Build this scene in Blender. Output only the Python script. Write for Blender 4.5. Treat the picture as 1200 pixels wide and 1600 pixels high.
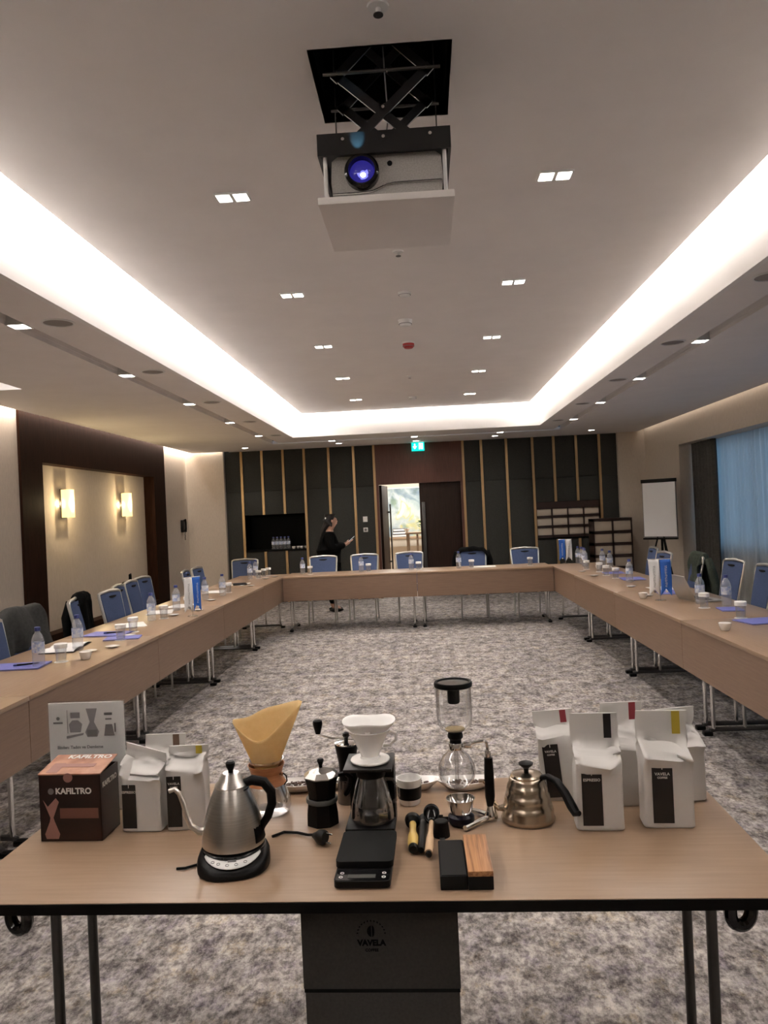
import bpy, bmesh, math, random
from mathutils import Matrix, Vector, noise

random.seed(7)
for o in list(bpy.data.objects):
    bpy.data.objects.remove(o, do_unlink=True)
scene = bpy.context.scene
COL = scene.collection
PI = math.pi

# ------------------------------------------------------------------ camera
YAW, PITCH, ROLL = math.radians(2.957), math.radians(0.086), math.radians(2.6)
EYE = Vector((0.0, 0.0, 1.55))
fwd = Vector((-math.sin(YAW) * math.cos(PITCH), math.cos(YAW) * math.cos(PITCH), math.sin(PITCH)))
right0 = Vector((math.cos(YAW), math.sin(YAW), 0))
up0 = right0.cross(fwd)
cr = right0 * math.cos(ROLL) - up0 * math.sin(ROLL)
cu = right0 * math.sin(ROLL) + up0 * math.cos(ROLL)
cam_data = bpy.data.cameras.new('camera')
cam_data.sensor_fit = 'VERTICAL'
cam_data.sensor_height = 36.0
cam_data.lens = 27.0
cam_data.clip_start = 0.05
cam = bpy.data.objects.new('camera', cam_data)
COL.objects.link(cam)
M = Matrix((cr, cu, -fwd)).transposed().to_4x4()
M.translation = EYE
cam.matrix_world = M
scene.camera = cam

# ------------------------------------------------------------------ world (blue dusk outside) and exposure
world = bpy.data.worlds.new('world')
scene.world = world
world.use_nodes = True
bg = world.node_tree.nodes['Background']
bg.inputs[0].default_value = (0.30, 0.54, 0.80, 1)
bg.inputs[1].default_value = 1.05
vs = scene.view_settings
vs.view_transform = 'Standard'
vs.look = 'None'
vs.gamma = 1.0
vs.use_curve_mapping = False
vs.exposure = 0.2
scene.cycles.max_bounces = 8
scene.cycles.transparent_max_bounces = 16
scene.cycles.caustics_refractive = False
scene.cycles.caustics_reflective = False
scene.cycles.sample_clamp_indirect = 40.0

# ------------------------------------------------------------------ lights
def look(o, d):
    o.rotation_euler = Vector(d).to_track_quat('-Z', 'Y').to_euler()

def area_light(name, loc, d, sx, sy, power, color, spread=180):
    l = bpy.data.lights.new(name, 'AREA')
    l.shape = 'RECTANGLE'; l.size = sx; l.size_y = sy
    l.energy = power; l.color = color
    l.spread = math.radians(spread)
    o = bpy.data.objects.new(name, l); COL.objects.link(o)
    o.location = loc
    look(o, d)
    return o

def strip_along_y(name, x, y0, y1, z, d, w, power, color):
    l = bpy.data.lights.new(name, 'AREA')
    l.shape = 'RECTANGLE'; l.size = w; l.size_y = y1 - y0
    l.energy = power; l.color = color
    o = bpy.data.objects.new(name, l); COL.objects.link(o)
    dv = Vector(d).normalized()
    yv = Vector((0, 1, 0)); zv = -dv; xv = yv.cross(zv)
    m = Matrix((xv, yv, zv)).transposed().to_4x4(); m.translation = Vector((x, (y0 + y1) / 2, z))
    o.matrix_world = m
    return o

WARM = (1.0, 0.86, 0.70)
NEUT = (1.0, 0.915, 0.85)
COVE = (1.0, 0.945, 0.91)
strip_along_y('cove_led_left', -1.875, -2.6, 11.8, 3.265, (-1, 0, 0.15), 0.05, 250, COVE)
strip_along_y('cove_led_right', 1.745, -2.6, 11.8, 3.265, (1, 0, 0.15), 0.05, 175, COVE)
area_light('cove_led_far', (-0.07, 11.87, 3.265), (0, 1, 0.15), 3.4, 0.05, 40, COVE)
strip_along_y('wall_wash_left', -4.235, 6.8, 13.85, 2.93, (-0.8, 0, -0.5), 0.03, 58, (1.0, 0.89, 0.79))
strip_along_y('wall_wash_right', 3.90, 6.0, 13.85, 2.93, (0.8, 0, -0.5), 0.03, 6, (1.0, 0.89, 0.78))
area_light('wall_wash_alcove', (-3.95, 13.88, 2.93), (0, 0.8, -0.5), 0.62, 0.03, 8.0, (1.0, 0.92, 0.82))
area_light('side_recess_led', (-3.85, 4.06, 2.98), (0, 1, 0.05), 0.6, 0.2, 40, COVE)

def spot(name, loc, power, color, deg=95, blend=0.7, parent=None, d=(0, 0, -1), size=0.04):
    l = bpy.data.lights.new(name, 'SPOT')
    l.energy = power; l.color = color; l.spot_size = math.radians(deg); l.spot_blend = blend
    l.shadow_soft_size = size
    o = bpy.data.objects.new(name, l); COL.objects.link(o)
    o.location = loc; look(o, d)
    if parent: o.parent = parent
    return o

# ------------------------------------------------------------------ helpers
def tag(o, label=None, cat=None, group=None, kind=None):
    if label: o['label'] = label
    if cat: o['category'] = cat
    if group: o['group'] = group
    if kind: o['kind'] = kind
    return o

def empty(name, loc=(0, 0, 0), rz=0.0, label=None, cat=None, group=None):
    o = bpy.data.objects.new(name, None)
    o.empty_display_size = 0.1
    COL.objects.link(o)
    o.location = loc; o.rotation_euler = (0, 0, rz)
    return tag(o, label, cat, group)

def copy_tree(o, parent=None):
    c = o.copy(); COL.objects.link(c)
    c.parent = parent
    for ch in list(o.children):
        copy_tree(ch, c)
    return c

def T(x=0, y=0, z=0, rx=0, ry=0, rz=0, s=1):
    from mathutils import Euler
    m = Matrix.Translation((x, y, z)) @ Euler((rx, ry, rz)).to_matrix().to_4x4()
    if s != 1: m = m @ Matrix.Scale(s, 4)
    return m

class MB:
    def __init__(self):
        self.bm = bmesh.new()
    def _tf(self, verts, M):
        if M is not None:
            for v in verts: v.co = M @ v.co
    def box(self, c, s, M=None, bev=0.0, seg=2):
        r = bmesh.ops.create_cube(self.bm, size=1.0)
        vs_ = r['verts']
        for v in vs_:
            v.co = Vector((c[0] + v.co.x * s[0], c[1] + v.co.y * s[1], c[2] + v.co.z * s[2]))
        if bev > 0:
            es = list({e for v in vs_ for e in v.link_edges})
            rr = bmesh.ops.bevel(self.bm, geom=es, offset=bev, segments=seg, affect='EDGES', profile=0.5)
            vs_ = list({v for f in rr['faces'] for v in f.verts} | {v for v in vs_ if v.is_valid})
        self._tf(vs_, M)
        return self
    def b(self, x0, x1, y0, y1, z0, z1, M=None, bev=0.0):
        return self.box(((x0 + x1) / 2, (y0 + y1) / 2, (z0 + z1) / 2), (abs(x1 - x0), abs(y1 - y0), abs(z1 - z0)), M, bev)
    def lathe(self, prof, seg=24, M=None, cap0=True, cap1=True, close=False, fn=None):
        rings = []
        for (r, z) in prof:
            ring = []
            for i in range(seg):
                a = 2 * PI * i / seg
                k = fn(a, z) if fn else 1.0
                ring.append(self.bm.verts.new((r * k * math.cos(a), r * k * math.sin(a), z)))
            rings.append(ring)
        n = len(rings)
        for j in range(n - 1 + (1 if close else 0)):
            A, B = rings[j], rings[(j + 1) % n]
            for i in range(seg):
                try: self.bm.faces.new((A[i], A[(i + 1) % seg], B[(i + 1) % seg], B[i]))
                except ValueError: pass
        if not close:
            if cap0: self.bm.faces.new(list(reversed(rings[0])))
            if cap1: self.bm.faces.new(rings[-1])
        self._tf([v for r in rings for v in r], M)
        return self
    def tube(self, pts, r, seg=8, M=None, closed=False, sx=1.0):
        pts = [Vector(p) for p in pts]
        n = len(pts)
        rs = r if isinstance(r, (list, tuple)) else [r] * n
        rings = []
        prev = None
        for i, p in enumerate(pts):
            if closed: t = pts[(i + 1) % n] - pts[i - 1]
            else: t = pts[min(i + 1, n - 1)] - pts[max(i - 1, 0)]
            t.normalize()
            if prev is None:
                a = Vector((0, 0, 1)) if abs(t.z) < 0.9 else Vector((1, 0, 0))
                u = a.cross(t).normalized()
            else:
                u = (prev - t * prev.dot(t)).normalized()
            prev = u
            w = t.cross(u)
            rings.append([self.bm.verts.new(p + (u * math.cos(2 * PI * k / seg) * sx + w * math.sin(2 * PI * k / seg)) * rs[i]) for k in range(seg)])
        for j in range(n - 1 + (1 if closed else 0)):
            A, B = rings[j], rings[(j + 1) % n]
            for k in range(seg):
                self.bm.faces.new((A[k], A[(k + 1) % seg], B[(k + 1) % seg], B[k]))
        if not closed:
            self.bm.faces.new(list(reversed(rings[0]))); self.bm.faces.new(rings[-1])
        self._tf([v for q in rings for v in q], M)
        return self
    def prism(self, pts, z0, z1, M=None, bev=0.0):
        A = [self.bm.verts.new((p[0], p[1], z0)) for p in pts]
        B = [self.bm.verts.new((p[0], p[1], z1)) for p in pts]
        n = len(pts)
        self.bm.faces.new(list(reversed(A))); self.bm.faces.new(B)
        for i in range(n):
            self.bm.faces.new((A[i], A[(i + 1) % n], B[(i + 1) % n], B[i]))
        self._tf(A + B, M)
        return self
    def surf(self, rows, M=None, closed_u=False):
        vr = [[self.bm.verts.new(p) for p in row] for row in rows]
        for j in range(len(vr) - 1):
            A, B = vr[j], vr[j + 1]
            m = len(A)
            for i in range(m - (0 if closed_u else 1)):
                self.bm.faces.new((A[i], A[(i + 1) % m], B[(i + 1) % m], B[i]))
        self._tf([v for r in vr for v in r], M)
        return vr
    def sphere(self, c, r, M=None, sc=(1, 1, 1), u=16, v=10):
        q = bmesh.ops.create_uvsphere(self.bm, u_segments=u, v_segments=v, radius=r)
        for w in q['verts']:
            w.co = Vector((c[0] + w.co.x * sc[0], c[1] + w.co.y * sc[1], c[2] + w.co.z * sc[2]))
        self._tf(q['verts'], M)
        return self
    def obj(self, name, mat, parent=None, ang=35, loc=None, rz=None, mats=None):
        bm = self.bm
        bmesh.ops.recalc_face_normals(bm, faces=bm.faces[:])
        me = bpy.data.meshes.new(name)
        bm.to_mesh(me); bm.free()
        for p in me.polygons: p.use_smooth = True
        me.set_sharp_from_angle(angle=math.radians(ang))
        if mat is not None: me.materials.append(mat)
        for m in (mats or []): me.materials.append(m)
        o = bpy.data.objects.new(name, me)
        COL.objects.link(o)
        if parent: o.parent = parent
        if loc is not None: o.location = loc
        if rz is not None: o.rotation_euler = (0, 0, rz)
        return o

def share(name, src, parent, m=None):
    o = bpy.data.objects.new(name, src.data)
    COL.objects.link(o); o.parent = parent
    if m is not None: o.matrix_local = m
    return o

def text_mesh(name, s, size, mat, parent, m, bold=0.0, ext=0.0003, align='CENTER', spacing=1.0):
    cu_ = bpy.data.curves.new(name, 'FONT')
    cu_.body = s; cu_.size = size; cu_.align_x = align; cu_.align_y = 'CENTER'
    cu_.extrude = ext; cu_.offset = bold; cu_.space_character = spacing
    cu_.resolution_u = 3
    t = bpy.data.objects.new(name, cu_); COL.objects.link(t)
    bpy.context.view_layer.update()
    dg = bpy.context.evaluated_depsgraph_get()
    me = bpy.data.meshes.new_from_object(t.evaluated_get(dg))
    bpy.data.objects.remove(t, do_unlink=True)
    me.materials.clear(); me.materials.append(mat)
    o = bpy.data.objects.new(name, me); COL.objects.link(o)
    o.parent = parent; o.matrix_local = m
    return o

FACE_Y = Matrix.Rotation(PI / 2, 4, 'X')          # text lying in XY -> standing, readable from -Y
def front_text(x, y, z): return Matrix.Translation((x, y, z)) @ FACE_Y

# ------------------------------------------------------------------ materials
MATS = {}
def mat(name, col, rough=0.5, metal=0.0, **kw):
    if name in MATS: return MATS[name]
    m = bpy.data.materials.new(name); m.use_nodes = True
    p = m.node_tree.nodes['Principled BSDF']
    p.inputs['Base Color'].default_value = (*col, 1)
    p.inputs['Roughness'].default_value = rough
    p.inputs['Metallic'].default_value = metal
    if 'emit' in kw:
        p.inputs['Emission Color'].default_value = (*kw['emit'], 1)
        p.inputs['Emission Strength'].default_value = kw.get('es', 1.0)
    if 'trans' in kw: p.inputs['Transmission Weight'].default_value = kw['trans']
    if 'ior' in kw: p.inputs['IOR'].default_value = kw['ior']
    if 'spec' in kw: p.inputs['Specular IOR Level'].default_value = kw['spec']
    if 'sheen' in kw: p.inputs['Sheen Weight'].default_value = kw['sheen']
    if 'coat' in kw: p.inputs['Coat Weight'].default_value = kw['coat']
    MATS[name] = m
    return m

def nodes(m):
    nt = m.node_tree
    return nt, nt.nodes, nt.links, nt.nodes['Principled BSDF']

def noise_color(m, scale, cols, stretch=(1, 1, 1), detail=4, rough=0.6, bump=0.0, coord='Object', dist=0.0):
    """colour ramp over a stretched noise: grain, mottling, weave"""
    nt, N, L, p = nodes(m)
    tc = N.new('ShaderNodeTexCoord'); mp = N.new('ShaderNodeMapping'); mp.inputs['Scale'].default_value = stretch
    nz = N.new('ShaderNodeTexNoise'); nz.inputs['Scale'].default_value = scale
    nz.inputs['Detail'].default_value = detail; nz.inputs['Roughness'].default_value = rough
    nz.inputs['Distortion'].default_value = dist
    cr_ = N.new('ShaderNodeValToRGB')
    el = cr_.color_ramp.elements
    while len(el) < len(cols): el.new(0.5)
    for e, (pos, c) in zip(el, cols):
        e.position = pos; e.color = (*c, 1)
    L.new(tc.outputs[coord], mp.inputs[0]); L.new(mp.outputs[0], nz.inputs['Vector'])
    L.new(nz.outputs['Fac'], cr_.inputs[0]); L.new(cr_.outputs[0], p.inputs['Base Color'])
    if bump > 0:
        bp = N.new('ShaderNodeBump'); bp.inputs['Strength'].default_value = bump; bp.inputs['Distance'].default_value = 0.005
        L.new(nz.outputs['Fac'], bp.inputs['Height']); L.new(bp.outputs[0], p.inputs['Normal'])
    return m

def thin_glass(name, tint=(1, 1, 1), milky=0.0, refl=0.5):
    m = bpy.data.materials.new(name); m.use_nodes = True
    nt = m.node_tree; N = nt.nodes; L = nt.links
    N.remove(N['Principled BSDF'])
    out = [n for n in N if n.type == 'OUTPUT_MATERIAL'][0]
    tr = N.new('ShaderNodeBsdfTransparent'); tr.inputs[0].default_value = (*tint, 1)
    gl = N.new('ShaderNodeBsdfGlossy'); gl.inputs['Roughness'].default_value = 0.04
    df = N.new('ShaderNodeBsdfTranslucent'); df.inputs[0].default_value = (0.9, 0.92, 0.95, 1)
    d2 = N.new('ShaderNodeBsdfDiffuse'); d2.inputs[0].default_value = (0.9, 0.92, 0.95, 1)
    lw = N.new('ShaderNodeLayerWeight'); lw.inputs['Blend'].default_value = 0.35
    mu = N.new('ShaderNodeMath'); mu.operation = 'MULTIPLY_ADD'
    mu.inputs[1].default_value = refl; mu.inputs[2].default_value = 0.03
    mx = N.new('ShaderNodeMixShader'); mx.inputs[0].default_value = milky
    md = N.new('ShaderNodeMixShader'); md.inputs[0].default_value = 0.5
    L.new(df.outputs[0], md.inputs[1]); L.new(d2.outputs[0], md.inputs[2])
    L.new(tr.outputs[0], mx.inputs[1]); L.new(md.outputs[0], mx.inputs[2])
    m2 = N.new('ShaderNodeMixShader')
    L.new(lw.outputs['Facing'], mu.inputs[0]); L.new(mu.outputs[0], m2.inputs[0])
    L.new(mx.outputs[0], m2.inputs[1]); L.new(gl.outputs[0], m2.inputs[2])
    L.new(m2.outputs[0], out.inputs[0])
    return m

M_CEIL = noise_color(mat('ceiling_paint', (0.78, 0.75, 0.71), 0.9), 3, [(0.3, (0.86, 0.82, 0.795)), (0.7, (0.90, 0.86, 0.835))])
M_COVE = mat('cove_paint', (0.90, 0.88, 0.86), 0.85)
M_WALL = noise_color(mat('wall_covering', (0.55, 0.48, 0.38), 0.85), 60, [(0.3, (0.53, 0.46, 0.385)), (0.7, (0.60, 0.525, 0.44))], (1, 1, 0.25), bump=0.1)
M_WALLR = M_WALL
M_WOOD = noise_color(mat('dark_walnut', (0.07, 0.035, 0.02), 0.6, spec=0.05), 9, [(0.25, (0.014, 0.0052, 0.0026)), (0.75, (0.030, 0.012, 0.0066))], (6, 6, 0.5), detail=6)
M_DOOR = noise_color(mat('door_veneer', (0.05, 0.025, 0.015), 0.5, spec=0.2), 9, [(0.25, (0.018, 0.009, 0.006)), (0.75, (0.036, 0.018, 0.012))], (6, 6, 0.5), detail=6)
M_PANEL = noise_color(mat('charcoal_wall_fabric', (0.05, 0.05, 0.045), 0.9), 90, [(0.3, (0.028, 0.0285, 0.025)), (0.7, (0.043, 0.043, 0.037))], bump=0.15)
M_BRONZE = mat('bronze_strip', (0.50, 0.33, 0.16), 0.38, 0.55)
M_NICHE = mat('niche_black', (0.004, 0.004, 0.004), 0.6, spec=0.08)
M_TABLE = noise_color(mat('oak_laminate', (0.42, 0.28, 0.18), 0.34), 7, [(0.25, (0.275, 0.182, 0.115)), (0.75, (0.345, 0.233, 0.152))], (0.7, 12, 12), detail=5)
M_TABLE_SHADED = noise_color(mat('oak_laminate_shaded', (0.36, 0.23, 0.15), 0.45), 7, [(0.25, (0.188, 0.116, 0.076)), (0.75, (0.243, 0.156, 0.104))], (0.7, 12, 12), detail=5)  # same oak for the modesty panels, darkened to carry their shade
M_EDGE = mat('black_edge_band', (0.004, 0.003, 0.0025), 0.6, spec=0.15)
M_CHROME = mat('chrome', (0.78, 0.77, 0.75), 0.12, 1.0)
M_GUN = mat('dark_grey_steel', (0.10, 0.095, 0.09), 0.35, 0.6)
M_STEEL = noise_color(mat('brushed_steel', (0.55, 0.53, 0.50), 0.30, 1.0), 8, [(0.2, (0.48, 0.46, 0.43)), (0.8, (0.62, 0.595, 0.56))], (1, 1, 60), detail=3)
M_BLACK = mat('black_plastic', (0.004, 0.0036, 0.0036), 0.42, spec=0.16)
M_BLACKG = mat('black_gloss', (0.008, 0.008, 0.009), 0.12)
M_RUBBER = mat('black_rubber', (0.006, 0.006, 0.006), 0.75, spec=0.2)
M_WHITE = mat('white_plastic', (0.80, 0.79, 0.77), 0.45)
M_CERAM = mat('white_ceramic', (0.88, 0.86, 0.83), 0.16, coat=0.4)
M_PAPER = mat('white_paper', (0.88, 0.87, 0.85), 0.85)
M_GREYP = mat('grey_print', (0.20, 0.19, 0.19), 0.8)
M_BLUE = noise_color(mat('blue_upholstery', (0.12, 0.17, 0.32) , 0.85, spec=0.2), 120, [(0.3, (0.068, 0.098, 0.20)), (0.7, (0.095, 0.132, 0.255))], bump=0.1)
M_CFRAME = mat('chair_frame_silver', (0.66, 0.65, 0.61), 0.32, 0.8)
M_GLASS = thin_glass('clear_glass', (0.93, 0.93, 0.93), 0.02, 0.85)
M_PET = thin_glass('clear_bottle_plastic', (0.94, 0.96, 1.0), 0.22, 0.5)
M_TUMB = thin_glass('tumbler_glass', (0.95, 0.96, 0.97), 0.06, 0.4)
M_CAP = mat('blue_bottle_cap', (0.05, 0.07, 0.25), 0.45)
M_LABEL = noise_color(mat('bottle_label', (0.4, 0.5, 0.75), 0.6), 55, [(0.45, (0.72, 0.75, 0.82)), (0.62, (0.34, 0.43, 0.68))])
M_FOLDER = mat('violet_blue_folder', (0.17, 0.19, 0.55), 0.5)
M_LENS = mat('downlight_lens', (1, 1, 1), 0.4, emit=(1.0, 0.93, 0.83), es=26.0)
M_FLAGB = mat('pennant_blue', (0.02, 0.13, 0.55), 0.6)
M_FLAGW = mat('pennant_white', (0.78, 0.78, 0.78), 0.7)

# carpet: mottled grey with dull violet and ochre flecks
M_CARPET = mat('mottled_carpet', (0.3, 0.28, 0.27), 0.95, spec=0.1)
def carpet(m):
    nt, N, L, p = nodes(m)
    tc = N.new('ShaderNodeTexCoord')
    def nz(scale, detail, stretch, rough=0.65):
        mp = N.new('ShaderNodeMapping'); mp.inputs['Scale'].default_value = stretch
        n = N.new('ShaderNodeTexNoise'); n.inputs['Scale'].default_value = scale; n.inputs['Detail'].default_value = detail
        n.inputs['Roughness'].default_value = rough
        L.new(tc.outputs['Object'], mp.inputs[0]); L.new(mp.outputs[0], n.inputs['Vector'])
        return n.outputs['Fac']
    def ramp(f, cols):
        r = N.new('ShaderNodeValToRGB'); el = r.color_ramp.elements
        while len(el) < len(cols): el.new(0.5)
        for e, (q, c) in zip(el, cols): e.position = q; e.color = (*c, 1)
        L.new(f, r.inputs[0]); return r.outputs[0]
    big = nz(1.6, 7, (0.9, 1.2, 1), 0.75)
    mid = nz(11, 9, (1, 0.7, 1), 0.82)
    fine = nz(48, 4, (1, 0.6, 1), 0.65)
    hue = nz(9, 6, (1, 0.7, 1), 0.8)
    c1 = ramp(mid, [(0.38, (0.095, 0.084, 0.083)), (0.45, (0.21, 0.196, 0.19)), (0.49, (0.295, 0.278, 0.269)), (0.53, (0.365, 0.346, 0.334)), (0.60, (0.485, 0.462, 0.447))])
    c2 = ramp(hue, [(0.38, (0.72, 0.66, 0.82)), (0.46, (1, 0.97, 0.95)), (0.55, (1, 0.97, 0.93)), (0.62, (1.0, 0.86, 0.62))])
    c3 = ramp(big, [(0.36, (0.72, 0.72, 0.73)), (0.60, (1.10, 1.08, 1.06))])
    c4 = ramp(fine, [(0.40, (0.50, 0.49, 0.50)), (0.50, (0.96, 0.96, 0.96)), (0.60, (1.22, 1.21, 1.20))])
    def mul(a, b, fac=1.0):
        x = N.new('ShaderNodeMix'); x.data_type = 'RGBA'; x.blend_type = 'MULTIPLY'
        x.inputs['Factor'].default_value = fac
        L.new(a, x.inputs['A']); L.new(b, x.inputs['B']); return x.outputs['Result']
    c = mul(mul(mul(c1, c2, 0.6), c3), c4, 0.8)
    L.new(c, p.inputs['Base Color'])
    bp = N.new('ShaderNodeBump'); bp.inputs['Strength'].default_value = 0.4; bp.inputs['Distance'].default_value = 0.006
    L.new(fine, bp.inputs['Height']); L.new(bp.outputs[0], p.inputs['Normal'])
carpet(M_CARPET)

# ------------------------------------------------------------------ the room
ZS, ZP = 2.80, 3.15            # soffit and raised panel heights
XL, XR, YB, YN = -4.32, 3.98, 14.0, -3.0
def struct(name, mb, m, parent=None, **k):
    o = mb.obj(name, m, parent, **k)
    if parent is None: o['kind'] = 'structure'
    return o

struct('floor', MB().b(XL - 0.3, XR + 0.8, YN - 0.2, YB + 0.12, -0.1, 0.0), M_CARPET)
struct('wall_rear', MB().b(XL - 0.3, XR + 0.8, YN - 0.15, YN, 0, 3.6), M_WALL)

# ceiling: one object for the soffit ring, one for the raised panel
sof = MB()
SL, SR = -2.0, 1.85            # inner fascia planes
SF = 11.97                     # far fascia plane
th = 0.05
def slab(x0, x1, y0, y1, z=ZS): sof.b(x0, x1, y0, y1, z, z + th)
CHL, CHR = -2.43, 2.25         # light channels
slab(CHL + 0.06, SL - 0.02, YN, SF + 0.02); slab(-3.52, CHL - 0.06, YN, 13.9)
slab(-4.18, -3.52, 6.67, 13.86); slab(-4.18, -3.52, YN, 4.0)
slab(CHL + 0.06, CHR - 0.06, SF + 0.02, 12.74); slab(CHL + 0.06, CHR - 0.06, 12.86, YB)
slab(CHL - 0.06, CHL + 0.06, 12.86, YB); slab(-3.52, CHL - 0.06, 13.9, YB)
slab(SR + 0.02, CHR - 0.06, YN, SF + 0.02); slab(CHR + 0.06, 3.86, YN, YB); slab(CHR - 0.06, CHR + 0.06, 12.86, YB)
sof.b(CHL - 0.06, CHL + 0.06, YN, 12.86, 2.88, 2.92); sof.b(CHR - 0.06, CHR + 0.06, YN, 12.86, 2.88, 2.92)
sof.b(CHL + 0.06, CHR - 0.06, 12.74, 12.86, 2.88, 2.92)
for x in (CHL - 0.06, CHL + 0.06, CHR - 0.06, CHR + 0.06):
    sof.b(x - 0.004, x + 0.004, YN, 12.8, 2.83, 2.9)
# covers above slots and recess
sof.b(-4.6, -3.4, YN, YB, 3.10, 3.15); sof.b(3.7, 4.6, YN, YB, 3.02, 3.07)
sof.b(-3.53, -3.50, 4.0, 6.67, 2.82, 3.1); sof.b(-4.2, -3.5, 6.668, 6.70, 2.851, 3.1); sof.b(-4.2, -3.5, 3.97, 4.002, 2.851, 3.1)
sof.b(-4.19, -4.16, YN, 13.86, 2.82, 3.0); sof.b(3.84, 3.87, YN, YB, 2.82, 3.0)
struct('ceiling', sof, M_CEIL)
fas = MB()
fas.b(SL - 0.04, SL, YN, SF + 0.04, ZS - 0.001, 3.5); fas.b(SR, SR + 0.04, YN, SF + 0.04, ZS - 0.001, 3.5)
fas.b(SL, SR, SF, SF + 0.04, ZS - 0.001, 3.5); fas.b(SL - 0.05, SR + 0.05, YN, SF + 0.05, 3.45, 3.5)
struct('ceiling_cove', fas, M_COVE)
PX0, PX1, PY1 = -1.82, 1.69, 11.85
HX0, HX1, HY0, HY1 = -0.32, 0.16, 2.63, 3.11
pan = MB()
pan.b(PX0, HX0, YN, PY1, ZP, ZP + 0.06); pan.b(HX1, PX1, YN, PY1, ZP, ZP + 0.06)
pan.b(HX0, HX1, YN, HY0, ZP, ZP + 0.06); pan.b(HX0, HX1, HY1, PY1, ZP, ZP + 0.06)
struct('ceiling_panel', pan, M_CEIL)

# left wall with the walnut-framed recess
lw = MB()
lw.b(XL - 0.2, XL, YN, 8.03, 0, 3.1); lw.b(XL - 0.2, XL, 12.63, YB, 0, 3.1); lw.b(XL - 0.2, XL - 0.14, 8.03, 12.63, 0, 3.1)
wl = struct('wall_left', lw, M_WALL)
fr = empty('trim_1'); fr['kind'] = 'structure'
fx0, fx1 = XL - 0.14, XL + 0.03
for nm, (y0, y1, z0, z1) in {'header': (8.03, 12.63, 2.30, 2.98), 'jamb_near': (8.03, 8.50, 0, 2.30), 'jamb_far': (12.10, 12.63, 0, 2.30), 'apron': (8.50, 12.10, 0, 0.33)}.items():
    MB().b(fx0, fx1, y0, y1, z0, z1).obj(nm.replace('jamb_near', 'jamb').replace('jamb_far', 'jamb'), M_WOOD, fr)
struct('baseboard_left', MB().b(XL, XL + 0.015, YN, 8.03, 0, 0.1).b(XL, XL + 0.015, 12.63, YB, 0, 0.1), M_WOOD)

# right wall with curtained window recess
WX, JY, WT = 3.98, 12.1, 2.40
rw = MB()
rw.b(XR, XR + 0.55, JY, YB, 0, 3.1)
rw.b(XR, XR + 0.55, YN, JY, WT, 3.1)
rw.b(4.36, 4.53, YN, JY, 0, 0.80)
rw.b(XR, XR + 0.55, YN, 2.5, 0, WT)
struct('wall_right', rw, M_WALLR)
wf = MB()
for y in (2.6, 4.5, 6.4, 8.3, 10.2, 12.05): wf.b(4.42, 4.48, y - 0.03, y + 0.03, 0.80, WT)
wf.b(4.42, 4.48, 2.5, 12.1, 0.80, 0.86); wf.b(4.42, 4.48, 2.5, 12.1, WT - 0.06, WT)
win = empty('window_1'); win['kind'] = 'structure'
wf.obj('window_frame', M_GUN, win)
pane0 = None
for k, y in enumerate((2.6, 4.5, 6.4, 8.3, 10.2)):
    y1 = (4.5, 6.4, 8.3, 10.2, 12.05)[k]
    MB().b(4.446, 4.452, y + 0.03, y1 - 0.03, 0.86, WT - 0.06).obj('pane', M_GLASS, win)
M_SHEER = bpy.data.materials.new('sheer_curtain'); M_SHEER.use_nodes = True
nt = M_SHEER.node_tree; nt.nodes.remove(nt.nodes['Principled BSDF'])
_o = [n for n in nt.nodes if n.type == 'OUTPUT_MATERIAL'][0]
_t = nt.nodes.new('ShaderNodeBsdfTranslucent'); _t.inputs[0].default_value = (0.80, 0.84, 0.86, 1)
_d = nt.nodes.new('ShaderNodeBsdfDiffuse'); _d.inputs[0].default_value = (0.55, 0.56, 0.56, 1)
_x = nt.nodes.new('ShaderNodeMixShader'); _x.inputs[0].default_value = 0.35
_tr = nt.nodes.new('ShaderNodeBsdfTransparent'); _x2 = nt.nodes.new('ShaderNodeMixShader'); _x2.inputs[0].default_value = 0.12
nt.links.new(_t.outputs[0], _x.inputs[1]); nt.links.new(_d.outputs[0], _x.inputs[2])
nt.links.new(_x.outputs[0], _x2.inputs[1]); nt.links.new(_tr.outputs[0], _x2.inputs[2]); nt.links.new(_x2.outputs[0], _o.inputs[0])
M_DRAPE = noise_color(mat('dark_drape', (0.06, 0.06, 0.055), 0.9), 30, [(0.3, (0.055, 0.052, 0.046)), (0.7, (0.085, 0.08, 0.072))])

def curtain(name, x, y0, y1, z0, z1, amp, wav, m, label, thick=0.0):
    n = int((y1 - y0) / wav * 10)
    rows = []
    for j in range(7):
        z = z0 + (z1 - z0) * j / 6
        row = []
        for i in range(n + 1):
            y = y0 + (y1 - y0) * i / n
            ph = 2 * PI * (y - y0) / wav
            a = amp * (0.75 + 0.25 * math.sin(ph * 0.23 + j * 0.3))
            row.append((x + a * math.sin(ph + 0.5 * math.sin(ph * 0.31)) , y + 0.01 * math.sin(j + ph * 0.2), z))
        rows.append(row)
    mb = MB(); mb.surf(rows)
    o = mb.obj(name, m, None, ang=180)
    if thick:
        md = o.modifiers.new('thickness', 'SOLIDIFY'); md.thickness = thick
    return tag(o, label, 'curtain')
curtain('sheer_curtain', 4.26, 2.6, 11.45, 0.02, WT, 0.028, 0.13, M_SHEER, 'blue-lit sheer curtain across the window on the right')
curtain('drape', 4.16, 11.12, 12.06, 0.02, WT, 0.035, 0.13, M_DRAPE, 'dark grey drape at the far end of the window, beside the flip chart', 0.004)

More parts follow.
